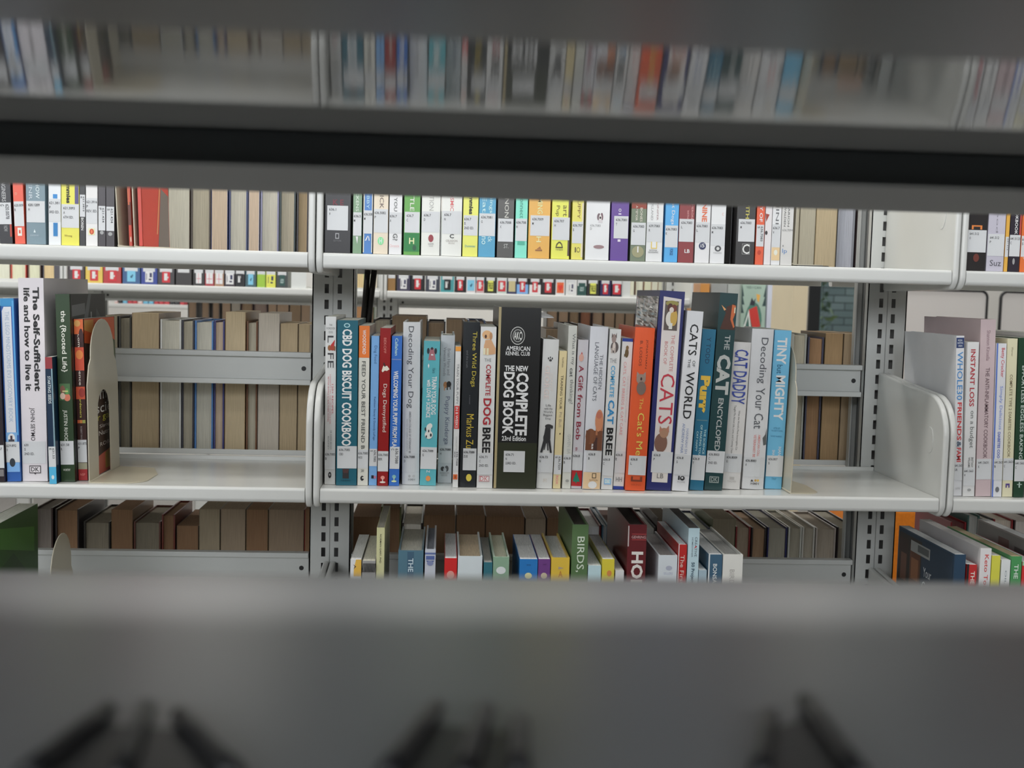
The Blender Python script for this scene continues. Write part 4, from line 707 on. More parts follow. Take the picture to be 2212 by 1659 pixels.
book(R, 'white book with two bright blue squares', 105.6, 132.6, None, (198, 200, 204), hgt=.25, dec=[('b', .36, .72, 424, 433, (40, 130, 196)), ('L', 434, 481, ['621.381', 'P', '3RD ED.']), ('b', .38, .74, 483.5, 511.5, (26, 118, 180))])
book(R, 'yellow book with black title end and purple edge', 133, 172, None, (214, 200, 60), hgt=.235, dec=[('b', .76, .98, 395, 444, (90, 80, 130)), ('V', 'Dummies', .28, .52, 386, 443, (30, 28, 26), .04), ('L', 445, 494, ['621.3893', 'A', '6TH ED.']), ('H', 'Wrong', .16, .6, 508.5, 514, (140, 120, 50), .01, 'publisher')])
book(R, 'thin black paperback with white spine label set sideways', 172.6, 185.4, None, (48, 48, 48), hgt=.22, dec=[tl(425, 471, '621.3815', 'B', s='v'), ('V', 'BOREN', .24, .7, 473, 499, (190, 190, 188), .02, 'author')])
book(R, 'white book with red and yellow leaf emblem', 186, 211.6, None, (200, 198, 196), hgt=.23, dec=[('L', 432, 485, ['621.3916', 'P', 'REV. ED.']), mark('leaf_emblem', ('r', .22, .76, 495, 509, (226, 200, 150)), ('e', .3, .7, 496, 508, (190, 66, 40)), ('e', .42, .58, 498, 506, (220, 110, 60)))])
book(R, 'dark grey book with wreath emblem beside leaf emblem book', 212.6, 228.8, None, (66, 60, 64), hgt=.22, dec=[tl(448.5, 499.5, '621.434', 'P', s='v'), ('e', .24, .76, 500, 508, (150, 150, 150))])
book(R, 'dark grey book with wreath emblem beside the cream bookends', 229.4, 248, None, (68, 62, 66), hgt=.222, dec=[tl(450, 500.5, '621.434', 'S', s='v'), ('e', .24, .76, 503, 511, (150, 150, 150))])
Yq = Y0+0.004
bookend('front cream bookend of the pair on the upper left shelf', (bracket_x(255, ZU, Yq), Yq, ZU+0.0002), 0.13, 0.205, 0.019, 1, hole=False, lean=-0.05)
R = Row(R.loc, R.group, ZU+0.0018, Y0, start=bracket_x(257.5, ZU, Y0)); R.n = 9
o = book(R, 'slim red book with a photo cover between cream bookends', 266, 284, None, (196, 60, 36), xt=-.04, hgt=.20, depth=.15, inset=.02, dec=[mark('spine_photo', ('r', .0, 1, 440, 488, (110, 60, 50)), ('e', .1, .9, 488, 520, (205, 66, 40)), ('e', .4, .8, 512, 524, (220, 180, 160)), ('r', .1, .6, 400, 446, (205, 100, 60)))])
bookend('rear cream bookend of the pair on the upper left shelf', (bracket_x(290, ZU, Y0+.012), Y0+.012, ZU+0.0002), 0.13, 0.20, 0.06, 1, hole=False, lean=-0.045)
o = book(R, 'red book with a tractor photo cover, facing right', 301, 309, None, (200, 54, 34), xt=-.035, hgt=.20, depth=.16, inset=.016)
w, h, d = bdim(o)
side_cover(o, w, h, d, [([(0.02, 0), (.98, 0), (.98, .998), (0.02, .998)], (205, 54, 34)), ([(.1, .5), (.8, .5), (.9, .9), (.3, .95), (.05, .8)], (84, 74, 66)), ([(.2, .55), (.45, .5), (.5, .62), (.25, .66)], (190, 120, 110)), ([(.55, .0), (.98, 0), (.98, .4), (.7, .44)], (120, 110, 104)), ([(.4, .72), (.6, .72), (.6, .86), (.4, .86)], (160, 150, 140)), ([(.5, .1), (.54, .1), (.7, .5), (.66, .5)], (220, 140, 90))])

R = Row('on upper centre shelf', 'books on the upper centre shelf', ZU, Y0, inset=0.006, start=XB[1]+0.0118)
book(R, 'wide black book with large white label, beside left bracket', 697, 757, None, (40, 38, 40), hgt=.26, hard=True, dec=[('H', 'K E', .3, .72, 434, 446, (120, 40, 56), .02), ('L', 447, 499, ['636.1', 'W'], 'h', .08, .9), mark('publisher_mark', ('r', .41, .56, 505, 517, (150, 150, 152)), ('r', .44, .53, 507, 515, (40, 38, 40))), ('H', 'SUTTON', .34, .64, 519, 523, (110, 110, 112), 0, 'publisher')])
book(R, 'sage green paperback with a white wedge emblem', 761.6, 781.2, None, (118, 150, 116), hgt=.24, dec=[('V', 'CHICKENS', .3, .64, 395, 459, (190, 206, 186), .01), tl(461, 510.5, '636.5', 'M'), ('p', [(.34, 512), (.6, 512), (.52, 528)], (205, 214, 205))])
book(R, 'blue and cream paperback with white slanted emblem', 783.6, 804.6, None, (58, 118, 186), hgt=.225, dec=[('b', 0, .12, 400, 546, (190, 186, 170)), ('b', .9, 1, 400, 546, (190, 186, 170)), ('V', 'HOBBY', .34, .64, 400, 454, (150, 185, 220), .01), tl(457, 506, '636.508', 'M'), ('p', [(.2, 521), (.46, 511), (.56, 511), (.34, 521)], (205, 215, 225)), ('p', [(.56, 512), (.64, 512), (.72, 521), (.62, 521)], (205, 215, 225))])
book(R, 'peach book with a green round H emblem', 806, 838, None, (226, 188, 166), hgt=.24, dec=[('V', 'CHICK', .4, .68, 400, 453, (110, 90, 84), .004), tl(454, 504, '636.5082', 'P'), ('e', .3, .72, 513, 530, (120, 205, 140)), ('H', 'H', .42, .6, 516, 527, (225, 235, 225), .01, 'publisher')])
book(R, 'white book with dark wide-spaced letters and question mark', 839.6, 867.6, None, (204, 200, 200), hgt=.235, dec=[('V', 'WHY YOU', .36, .62, 392, 459, (96, 96, 96), .01), ('L', 461, 505, ['636.7', 'A']), ('V', 'G?', .3, .68, 506, 521, (100, 100, 100), .02), ('H', 'Chronicle', .06, .82, 529, 535, (220, 160, 160), 0, 'publisher')])
book(R, 'bright leaf green book with yellow-white H emblem', 871.5, 906.6, None, (90, 160, 60), hgt=.235, hard=True, dec=[('V', 'LITTLE', .36, .62, 405, 458, (225, 232, 190), .01), ('b', .02, .98, 505, 544, (34, 128, 62)), ('L', 460, 504, ['636.7', 'C'], 'h', .04, .98), ('H', 'H', .34, .66, 515, 528, (220, 228, 150), .02, 'publisher'), ('e', .56, .8, 530, 542, (40, 90, 60))])
book(R, 'ivory book with dark red oval emblem', 909.3, 950, None, (206, 202, 194), hgt=.25, hard=True, rnd=.03, dec=[('V', 'EMOTION', .4, .64, 400, 457, (160, 158, 154)), tl(459, 503, '636.7', 'D'), ('e', .38, .66, 508, 524, (150, 54, 62)), ('H', 'HARPER', .38, .68, 526, 530, (140, 138, 136), 0, 'publisher'), ('H', 'WAVE', .42, .64, 531, 534, (150, 148, 146), 0, 'publisher')])
book(R, 'pale peach book with red letters and black C emblem', 953, 996.8, None, (226, 206, 194), hgt=.25, hard=True, rnd=.03, dec=[('V', 'COSMIC', .4, .58, 410, 458, (205, 90, 90), .004), tl(458, 506.5, '636.7', 'N'), ('H', 'C', .4, .62, 507, 516, (60, 60, 60), .03, 'publisher'), ('H', 'CELADON', .22, .8, 519, 523.5, (140, 130, 126), 0, 'publisher'), ('H', 'BOOKS', .36, .66, 525, 528, (150, 140, 136), 0, 'publisher')])
book(R, 'lemon yellow book with black bold letters', 998.6, 1031.8, None, (220, 208, 80), hgt=.235, dec=[('V', 'Dummies', .38, .66, 408, 465, (28, 26, 24), .04), ('L', 467, 510, ['636.7', 'S', '2ND ED.'], 'h', .04, .98), ('H', 'Dummies', .16, .84, 530, 535, (60, 140, 150), .01, 'publisher')])
book(R, 'teal blue book with two lines of pale letters', 1032.8, 1069.3, None, (62, 148, 184), hgt=.235, dec=[('V', 'Jennings', .58, .84, 400, 462, (170, 206, 220), .006), ('V', 'Eat', .2, .44, 425, 462, (170, 206, 220), .006), ('L', 463, 511, ['636.7081', 'G'], 'h', .02, .98), ('V', 'ck', .56, .82, 512, 524, (170, 206, 220), .006), ('V', 'no', .18, .42, 512, 529, (170, 206, 220), .006)])
book(R, 'charcoal book with pale serif capitals', 1073, 1108.6, None, (78, 76, 72), hgt=.24, hard=True, dec=[('V', 'CANON', .42, .68, 405, 472, (180, 178, 170), .01), ('L', 474, 523, ['636.7008', 'X'], 'h', .04, .98), ('H', 'ST.', .42, .72, 528, 537, (170, 170, 166), 0, 'publisher')])
book(R, 'mint green paperback with small hatched emblem', 1111.6, 1138, None, (112, 204, 180), hgt=.235, dec=[('V', 'connect', .34, .62, 425, 473, (60, 140, 124), .004), tl(474, 521.5, '636.708', 'H'), ('b', .2, .82, 522, 530, (70, 170, 146))])
book(R, 'wide orange book with small ship emblem', 1140, 1186.8, None, (232, 156, 52), hgt=.24, hard=True, dec=[('V', 'CALMING', .4, .64, 405, 464, (240, 200, 140), .01), ('L', 467, 510.5, ['636.7009', 'M'], 'h', .08, .98), ('V', 'H', .38, .6, 512, 524, (240, 200, 150), .01), mark('ship_emblem', ('r', .34, .66, 540, 543, (150, 96, 50)), ('p', [(.4, 539), (.56, 533), (.62, 539)], (160, 104, 54)))])
book(R, 'bright yellow book with black half-dome emblem', 1189.8, 1229.8, None, (222, 206, 62), hgt=.235, hard=True, dec=[('b', .9, 1, 400, 553, (90, 70, 60)), ('V', 'art', .6, .82, 445, 469, (120, 110, 40), .004), ('V', 'Pup', .18, .42, 446, 469, (120, 110, 40), .004), ('L', 471, 519.5, ['636.707', 'H'], 'h', .04, .98), mark('dome_emblem', ('p', [(.24, 535), (.28, 528), (.4, 523), (.5, 523), (.6, 528), (.64, 535)], (90, 84, 40)), ('p', [(.3, 534), (.36, 529), (.44, 526), (.54, 529), (.58, 534)], (222, 206, 62)), ('r', .24, .64, 535, 537, (90, 84, 40))), ('H', 'TIMBER', .24, .66, 539, 542, (110, 104, 50), 0, 'publisher')])
book(R, 'slim yellow paperback with round percent-like emblem', 1233.6, 1258.8, None, (224, 196, 76), hgt=.225, dec=[('b', .84, 1, 440, 556, (200, 190, 160)), ('V', 'PUPPY', .44, .7, 425, 474, (140, 110, 50), .006), tl(480, 526.5, '636.707', 'S'), ('e', .46, .76, 535, 546, (110, 90, 50)), ('e', .5, .72, 536.5, 544.5, (224, 196, 76)), ('H', '1', .3, .4, 535, 546, (90, 74, 44), .02)])
book(R, 'wide white book with a spaniel face picture', 1263.6, 1314.8, None, (204, 203, 202), hgt=.25, hard=True, dec=[mark('dog_face_picture', ('e', .46, .62, 462, 478, (120, 100, 104)), ('e', .6, .72, 461, 480, (120, 90, 96)), ('e', .54, .66, 464, 482, (205, 196, 192)), ('e', .56, .64, 469, 474, (60, 50, 54)), ('r', .52, .7, 476, 482, (190, 184, 186))), ('H', '636.7083', .18, .62, 486, 491, (130, 130, 130), 0, 'call_number'), ('H', 'D', .18, .25, 493, 498, (130, 130, 130), 0, 'call_number'), ('e', .34, .8, 530, 538, (150, 120, 122))])
book(R, 'purple book with small white letters', 1317.7, 1356, None, (96, 58, 146), hgt=.235, hard=True, dec=[('H', 'O', .4, .56, 452, 459, (205, 196, 220), .02), ('b', .4, .56, 462, 465, (190, 180, 210)), ('L', 468, 516, ['636.7081', 'T'], 'h', .16, .98), ('b', .4, .56, 518, 523, (200, 190, 215))])
book(R, 'olive book with red top and pale vertical lettering', 1360.7, 1393.8, None, (112, 124, 100), hgt=.225, dec=[('b', 0, 1, 400, 452, (150, 66, 50)), ('V', 'BONES', .58, .74, 450, 480, (196, 190, 176), .01), ('V', 'A MEMOIR', .28, .42, 446, 478, (196, 190, 176), .01), ('L', 482, 530, ['636.7083', 'G'], 'h', .02, .98), ('e', .1, .9, 532, 557, (150, 146, 110)), ('b', .46, .54, 533, 546, (220, 216, 200))])
book(R, 'white book with yellow rectangle outline emblem', 1394.4, 1430, None, (204, 202, 200), hgt=.235, dec=[('V', 'JENNIFER', .56, .7, 430, 477, (160, 130, 130), .004, 'author'), ('V', 'HOLLAND', .24, .38, 430, 477, (150, 150, 150), .004, 'author'), tl(481, 523, '639.7083', 'R'), mark('frame_emblem', ('r', .3, .68, 523, 538, (222, 180, 80)), ('r', .36, .62, 523, 536, (204, 202, 200))), ('H', 'NATIONAL', .2, .7, 540, 543, (110, 110, 110), .01, 'publisher'), ('H', 'GEOGRAPHIC', .14, .78, 544, 547.5, (110, 110, 110), .01, 'publisher')])
book(R, 'sky blue paperback with white serif letters', 1434, 1463.2, None, (66, 156, 212), hgt=.235, dec=[('V', 'Best Dogs', .4, .7, 425, 486, (205, 226, 240), .004), tl(488, 535, '636.7083', 'K'), ('V', 'FORGE', .42, .66, 538, 552, (30, 80, 130), .02, 'publisher')])
book(R, 'brick red book with white LB initials', 1463.8, 1497.4, None, (140, 50, 52), hgt=.24, hard=True, dec=[('V', 'CAMERON', .78, .9, 430, 473, (205, 150, 146), .004, 'author'), ('V', 'WITH', .5, .62, 455, 473, (205, 150, 146), .004, 'author'), tl(474, 523, '636.7083', 'L'), ('H', 'LB', .42, .76, 539, 547, (225, 205, 200), .02, 'publisher')])
book(R, 'white book with orange letters and navy round emblem', 1500, 1531.6, None, (202, 200, 200), hgt=.23, dec=[('V', 'CANINE', .4, .76, 415, 480, (222, 106, 66), .03), tl(481, 524, '636.7083', 'L'), ('e', .26, .76, 524, 540, (54, 60, 96)), ('H', 'i5', .38, .66, 527, 535, (225, 225, 230), .01, 'publisher')])
book(R, 'plain white book with dark scribbled emblem', 1533, 1564.6, None, (204, 204, 202), hgt=.225, dec=[('H', 'C', .74, .84, 460, 466, (225, 150, 140)), tl(485, 531, '636.7083', 'M'), ('e', .3, .76, 531, 544, (80, 80, 82)), ('e', .42, .64, 534, 541, (190, 190, 188)), ('H', 'PUBLISHING', .24, .8, 545.5, 548.5, (140, 140, 140), 0, 'publisher')])
book(R, 'black book with white C in a square outline', 1588, 1628.4, None, (58, 56, 56), hgt=.235, hard=True, dec=[('V', 'WITH', .46, .66, 430, 473, (190, 180, 80), .02), ('L', 474, 522.5, ['636.7083', 'M'], 'h', .1, .98), mark('publisher_mark', ('r', .34, .76, 527, 550, (150, 150, 148)), ('r', .36, .74, 528, 549, (58, 56, 56))), ('H', 'C', .36, .74, 528, 549, (200, 200, 196), .01, 'publisher')])
book(R, 'slim orange-red book with white OF letters', 1630.6, 1648.4, None, (222, 84, 42), hgt=.23, dec=[('V', 'DAY OF', .34, .74, 425, 480, (235, 210, 200), .02), tl(486, 533, '636.7083', 'S', s='v'), ('e', .24, .7, 541, 551, (190, 60, 30))])
book(R, 'slim pinkish-white book with dark spot on its spine', 1649.4, 1664, None, (208, 196, 196), hgt=.225, dec=[('p', [(0, 462), (.6, 464), (.1, 480)], (160, 60, 44)), ('e', 0, .4, 499, 508, (60, 56, 58))])
book(R, 'book with peach foot and grey serif letters on white', 1664.6, 1684, None, (204, 202, 204), hgt=.235, dec=[('V', 'MINI', .36, .72, 430, 485, (110, 110, 112), .004), tl(485, 534.5, '636.7', 'W'), ('b', .04, .98, 535, 563, (226, 176, 130)), ('e', .3, .72, 540, 552, (240, 214, 186))])
book(R, 'pale grey book with small blue script at its foot', 1684.7, 1710.2, None, (190, 188, 184), hgt=.225, dec=[('V', 'MARION', .5, .66, 440, 490, (90, 88, 88), .004, 'author'), ('V', 'WALDEN', .18, .34, 445, 490, (90, 88, 88), .004, 'author'), ('H', '636.7094', .08, .98, 495, 500, (130, 130, 130), 0, 'call_number'), ('H', 'X', .12, .26, 530, 534, (60, 60, 60), .01, 'call_number'), ('H', 'lp', .14, .56, 538, 550, (90, 130, 180), 0, 'publisher')])
Yq = Y0+0.02
bookend('black bookend in the gap among the upper centre books', (bracket_x(1578, ZU, Yq), Yq, ZU+0.0002), 0.13, 0.14, 0.003, -1, mt=BLACK, hole=False)
bookend('cream bookend ending the upper centre row', (bracket_x(1713, ZU, Yq), Yq, ZU+0.0016), 0.13, 0.2, 0.05, 1, hole=False, lean=0.015)
b_ = prism('rubber_pad', [(0, 0)]+[(.037+.012*math.sin(a), .012-.012*math.cos(a)) for a in [i*math.pi/8 for i in range(9)]]+[(0, .024)], 0, 0.0014, 'z', BLACK, None)
b_.location = (bracket_x(1724, ZU, Y0+.014), Y0+0.0155, ZU+0.0001); tag(b_, 'black rubber pad under the upper cream bookend foot', 'pad')

R = Row('on upper right shelf', 'books on the upper right shelf', ZU, Y0, inset=0.008, start=XB[2]+0.0118)
book(R, 'wide black book with orange bracket shape above its label', 2082.5, 2128, None, (44, 40, 40), hgt=.24, hard=True, dec=[mark('orange_emblem', ('r', .2, .74, 486, 495, (226, 120, 44)), ('r', .3, .64, 489, 495, (44, 40, 40))), tl(496.5, 545, '641.512', 'O'), ('e', .36, .66, 548, 566, (110, 50, 40))])
book(R, 'lavender grey book with thin script emblem', 2129.5, 2166.8, None, (176, 172, 184), hgt=.23, dec=[('V', 'Food', .46, .58, 440, 502, (130, 126, 136), 0), tl(505, 553, '641.512', 'P'), ('H', 'Suz', .2, .86, 562, 575, (90, 88, 96), 0, 'publisher')])
book(R, 'very thin mustard yellow paperback', 2168, 2176, None, (222, 160, 60), hgt=.235, dec=[tl(511, 555, '641.512', s='v')])
book(R, 'black paperback with white vertical letters and red edge', 2176.6, 2201, None, (52, 46, 56), hgt=.232, dec=[('b', .86, 1, 430, 510, (190, 70, 60)), ('V', 'COOKBOOK', .42, .68, 440, 506, (200, 200, 200), .02), tl(507, 554, '641.5123', 'C'), ('e', .36, .58, 558, 572, (150, 150, 150))])
book(R, 'orange book at the right picture edge', 2202, 2228, None, (232, 104, 40), hgt=.24, dec=[tl(509, 555, '641.51', 'S'), ('H', 'V', .2, .5, 556, 562, (240, 190, 160), .01)])

# ------------------------------------------------------------------ books on the rear face, seen from their fore-edges
YR = YP1+0.012
ORD = ['first', 'second', 'third', 'fourth', 'fifth', 'sixth', 'seventh', 'eighth', 'ninth', 'tenth', 'eleventh', 'twelfth', 'thirteenth', 'fourteenth', 'fifteenth', 'sixteenth', 'seventeenth', 'eighteenth', 'nineteenth', 'twentieth', 'twenty-first', 'twenty-second']
def fores(row, where, items, depth=0.15, hgt=0.235):
    for i, it in enumerate(items):
        xl, xr, yt, pg, cov, hard, tone = it[:7]
        fore(row, '%s with %s page edges, %s from left' % ('hardback' if hard else 'paperback', tone, ORD[i]), xl, xr, yt, pg, cov, hard, depth=depth*(0.9+0.2*((i*7) % 5)/5), hgt=hgt, xt=(it[7] if len(it) > 7 else None))
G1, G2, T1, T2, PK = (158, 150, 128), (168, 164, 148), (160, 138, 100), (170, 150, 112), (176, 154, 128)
R = Row('behind upper left shelf', 'turned-away books behind the upper left shelf', ZU, YR, 0.004)
fores(R, '', [(320, 361, None, G1, (150, 140, 110), 0, 'grey'), (363, 410, None, G2, (110, 96, 84), 0, 'pale grey'), (412, 455, None, G1, (90, 84, 80), 1, 'grey'), (456, 492, None, PK, (40, 60, 120), 0, 'pinkish'), (494, 535, None, G2, (60, 70, 110), 1, 'pale grey'), (536.5, 560, None, PK, (150, 150, 170), 0, 'cream'), (562, 602, None, G2, (120, 120, 150), 1, 'pale grey'), (603, 638, None, G1, (30, 50, 50), 1, 'grey'), (640, 666, None, T1, (40, 30, 30), 1, 'tan')])
R = Row('behind upper centre shelf', 'turned-away books behind the upper centre shelf', ZU, YR, 0.004)
fores(R, '', [(1700, 1722, None, G1, (140, 130, 110), 0, 'dull grey'), (1723, 1757, None, G1, (150, 140, 120), 0, 'grey'), (1758, 1803, None, T2, (160, 140, 100), 0, 'golden tan'), (1805, 1842, None, (150, 152, 162), (140, 142, 150), 1, 'bluish grey'), (1844, 1870, None, T2, (50, 36, 40), 1, 'tan')])
R = Row('behind middle left shelf', 'turned-away books behind the middle left shelf', ZM, YR, 0.004)
fores(R, '', [(212, 255, 682, (120, 110, 84), (60, 56, 50), 0, 'brown'), (257, 284, 684, (116, 108, 88), (60, 60, 56), 1, 'dark grey'), (285, 344, 676, T1, (130, 110, 90), 0, 'wide tan'), (346, 391, 690, G2, (190, 190, 186), 1, 'pale grey'), (392, 419, 691, G1, (60, 60, 70), 1, 'grey'), (420, 460, 693, G2, (70, 120, 180), 1, 'pale grey'), (461, 484, 693, PK, (60, 60, 120), 1, 'cream'), (485, 529, 674, T2, (150, 120, 80), 0, 'golden tan'), (531, 555, 694, G1, (110, 70, 40), 1, 'grey'), (556, 602, 677, (164, 154, 138), (140, 130, 120), 0, 'wide greyish'), (603, 641, 699, T1, (130, 110, 80), 0, 'tan'), (642, 667, 701, T1, (130, 110, 80), 0, 'tan')])
R = Row('behind middle centre shelf', 'turned-away books behind the middle centre shelf', ZM, YR, 0.004)
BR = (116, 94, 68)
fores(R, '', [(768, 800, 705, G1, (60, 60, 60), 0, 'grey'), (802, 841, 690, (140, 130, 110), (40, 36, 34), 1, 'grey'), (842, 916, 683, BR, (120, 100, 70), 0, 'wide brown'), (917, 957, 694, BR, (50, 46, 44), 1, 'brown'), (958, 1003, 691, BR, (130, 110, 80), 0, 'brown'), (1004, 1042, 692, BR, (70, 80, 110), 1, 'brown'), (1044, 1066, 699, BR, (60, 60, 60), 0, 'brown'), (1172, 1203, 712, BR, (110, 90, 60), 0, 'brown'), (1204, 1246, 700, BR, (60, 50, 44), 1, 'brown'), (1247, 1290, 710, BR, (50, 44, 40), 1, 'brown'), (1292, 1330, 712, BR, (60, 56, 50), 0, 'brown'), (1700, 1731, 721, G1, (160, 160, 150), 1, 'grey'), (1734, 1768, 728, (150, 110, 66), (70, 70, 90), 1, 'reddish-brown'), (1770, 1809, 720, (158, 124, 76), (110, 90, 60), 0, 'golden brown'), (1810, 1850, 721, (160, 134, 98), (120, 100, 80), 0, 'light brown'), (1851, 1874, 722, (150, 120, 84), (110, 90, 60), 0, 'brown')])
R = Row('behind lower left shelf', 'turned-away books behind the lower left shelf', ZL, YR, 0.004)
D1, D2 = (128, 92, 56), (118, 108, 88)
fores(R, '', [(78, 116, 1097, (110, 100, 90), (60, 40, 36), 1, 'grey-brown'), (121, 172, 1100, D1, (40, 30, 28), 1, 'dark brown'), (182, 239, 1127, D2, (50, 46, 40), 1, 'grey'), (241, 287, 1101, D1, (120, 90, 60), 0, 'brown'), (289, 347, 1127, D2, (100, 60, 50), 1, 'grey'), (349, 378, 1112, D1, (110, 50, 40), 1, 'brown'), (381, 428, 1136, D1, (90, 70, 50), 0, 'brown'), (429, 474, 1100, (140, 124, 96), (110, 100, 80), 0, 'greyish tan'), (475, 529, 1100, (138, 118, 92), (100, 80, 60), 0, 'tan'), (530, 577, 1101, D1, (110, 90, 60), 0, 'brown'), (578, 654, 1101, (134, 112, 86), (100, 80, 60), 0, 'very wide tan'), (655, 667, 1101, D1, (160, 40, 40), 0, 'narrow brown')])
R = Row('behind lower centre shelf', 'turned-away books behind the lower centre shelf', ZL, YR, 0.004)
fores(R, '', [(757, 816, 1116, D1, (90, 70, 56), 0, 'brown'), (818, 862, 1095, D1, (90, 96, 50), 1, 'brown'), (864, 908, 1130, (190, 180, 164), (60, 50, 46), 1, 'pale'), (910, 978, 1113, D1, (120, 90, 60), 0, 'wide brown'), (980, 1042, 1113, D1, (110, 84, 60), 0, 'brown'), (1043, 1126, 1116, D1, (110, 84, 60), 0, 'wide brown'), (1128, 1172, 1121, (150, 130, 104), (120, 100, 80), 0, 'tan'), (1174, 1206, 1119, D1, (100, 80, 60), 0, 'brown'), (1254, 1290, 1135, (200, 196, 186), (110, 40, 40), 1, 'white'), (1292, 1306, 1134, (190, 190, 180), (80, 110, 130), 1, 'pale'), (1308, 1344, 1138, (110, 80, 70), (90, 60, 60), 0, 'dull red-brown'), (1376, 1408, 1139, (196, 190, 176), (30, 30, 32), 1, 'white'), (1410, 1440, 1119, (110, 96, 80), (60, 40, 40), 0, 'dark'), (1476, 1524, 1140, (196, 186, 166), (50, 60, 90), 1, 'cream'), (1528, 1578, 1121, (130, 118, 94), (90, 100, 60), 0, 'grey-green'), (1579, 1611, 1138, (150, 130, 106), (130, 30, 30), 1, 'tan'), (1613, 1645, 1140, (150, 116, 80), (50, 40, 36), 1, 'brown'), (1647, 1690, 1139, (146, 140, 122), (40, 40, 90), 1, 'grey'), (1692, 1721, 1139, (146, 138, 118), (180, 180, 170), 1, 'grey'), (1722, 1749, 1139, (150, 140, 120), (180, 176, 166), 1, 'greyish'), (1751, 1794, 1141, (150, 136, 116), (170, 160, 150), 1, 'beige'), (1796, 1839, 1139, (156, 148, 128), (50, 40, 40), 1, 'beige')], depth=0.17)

# ------------------------------------------------------------------ lower shelf, only the book tops show
R = Row('on lower left shelf', 'books on the lower left shelf', ZL, Y0, inset=0.006)
o = book(R, 'book with a leafy green picture cover at the left edge', -50, -6, 1136, (60, 96, 40), depth=.17)
w, h, d = bdim(o)
side_cover(o, w, h, d, [([(0.02, 0), (.98, 0), (.98, .998), (0.02, .998)], (48, 92, 30)), ([(.1, .86), (.9, .74), (.9, .88), (.1, .97)], (74, 130, 44)), ([(.1, .6), (.7, .66), (.4, .8), (.05, .75)], (38, 76, 26)), ([(.3, .55), (.9, .5), (.8, .62), (.4, .66)], (66, 112, 40))])
Yq = Y0+0.03
bookend('cream bookend low on the left beside the leafy green cover', (bracket_x(96, ZL, Yq), Yq, ZL+0.0002), 0.12, at(100, 1172, Yq).z-ZL, 0.06, 1, hole=False, lean=0.02)
R = Row('on lower centre shelf', 'books on the lower centre shelf', ZL, Y0, inset=0.010, depth=.17, start=XB[1]+0.0118)
PW, PG, PT = (205, 203, 198), (176, 172, 158), (190, 166, 130)
book(R, 'white book with an amber angular patch', 752, 776, 1209, (200, 200, 200), pg=PW, dec=[('p', [(.52, 1209), (1, 1209), (1, 1245), (.3, 1245), (.34, 1226)], (225, 165, 50), 'amber_patch'), ('p', [(.24, 1219), (.54, 1224), (.3, 1230), (.4, 1224)], (90, 70, 60))])
o = book(R, 'spiral-bound grey book', 777.5, 806.5, 1211.6, (150, 148, 146), pg=PG, xt=None)
wq, hq, dq = bdim(o)
for k in range(9):
    cx = wq*(k+.5)/9; pts = [(cx+0.0008*math.sin(a), -0.0012+0.0045*math.cos(a), hq-0.010+0.0060*math.sin(a)*1.0) for a in [j*0.5236 for j in range(13)]]
    tube('wire_coil', pts, 0.0006, BLACK, o, 5)
book(R, 'tall cream book with small black author lettering', 807.2, 824.8, 1140, (188, 186, 140), pg=(150, 146, 130), dec=[('V', 'NORMAN GARY, PHD', .36, .62, 1154, 1216, (60, 56, 40), .006, 'author')])
book(R, 'thick steel blue hardback with white letters', 854, 908.5, 1189.6, (78, 116, 134), hard=True, pg=PG, dec=[('b', .36, .62, 1192, 1262, (60, 94, 118)), ('V', 'THE', .4, .6, 1206, 1235, (180, 196, 204), .015)])
book(R, 'slim glossy blue and white book', 911, 934.5, 1187, (176, 180, 190), hard=True, pg=(120, 124, 134), dec=[('b', 0, 1, 1194, 1198, (90, 108, 160)), ('b', .1, .9, 1201, 1209, (80, 100, 160)), ('p', [(.1, 1211), (.9, 1211), (.5, 1221)], (70, 90, 150)), ('e', .2, .8, 1211, 1222, (120, 130, 170))])
book(R, 'bright red book with pale page tops', 953, 980.6, 1206, (206, 22, 22), pg=(200, 200, 198), dec=[('e', .2, .8, 1233, 1250, (226, 140, 130))])
book(R, 'wide pale blue-white book with tan page tops', 981.6, 1034.6, 1202, (190, 198, 206), hard=True, pg=PT)
book(R, 'slim teal paperback', 1037, 1056.4, 1215, (46, 112, 126), pg=(150, 146, 140))
book(R, 'sage green hardback with a pale oval', 1057, 1092, 1203.5, (132, 164, 138), hard=True, pg=(196, 184, 156), dec=[('e', .2, .8, 1224, 1240, (196, 206, 206))])
book(R, 'vivid blue paperback beside the purple one', 1113.6, 1152.8, 1208, (16, 116, 190), pg=PW, dec=[('H', 'DOG', .4, .62, 1219, 1222, (20, 60, 110), .01), ('e', .3, .7, 1237, 1250, (205, 200, 150))])
book(R, 'purple paperback beside the vivid blue one', 1153.4, 1179.8, 1208, (112, 60, 134), pg=PW, dec=[('H', 'CAT', .4, .7, 1218, 1221, (60, 30, 80), .01), ('e', .24, .76, 1237, 1250, (190, 176, 150))])
book(R, 'golden yellow hardback with thick white pages', 1181, 1221, 1205, (224, 174, 44), hard=True, pg=(200, 200, 196), dec=[('p', [(.4, 1224), (.7, 1227), (.4, 1230)], (170, 150, 130)), ('H', 'A', .4, .64, 1233, 1247, (190, 130, 40), .02)])
book(R, 'tall leaf green hardback with white serif letters', 1224, 1259.4, 1133.5, (88, 118, 74), hard=True, pg=(70, 64, 58), depth=.2, dec=[('V', 'BIRDS,', .26, .78, 1159, 1235, (190, 200, 184), .004)])
book(R, 'slim pale blue book beside the tall leaf green one', 1260.2, 1288.7, 1222, (170, 196, 210), pg=(180, 184, 184))
book(R, 'slim lemon yellow paperback', 1290, 1317, 1208, (206, 190, 40), pg=(200, 200, 198), dec=[('e', .4, .8, 1232, 1245, (206, 130, 60))])
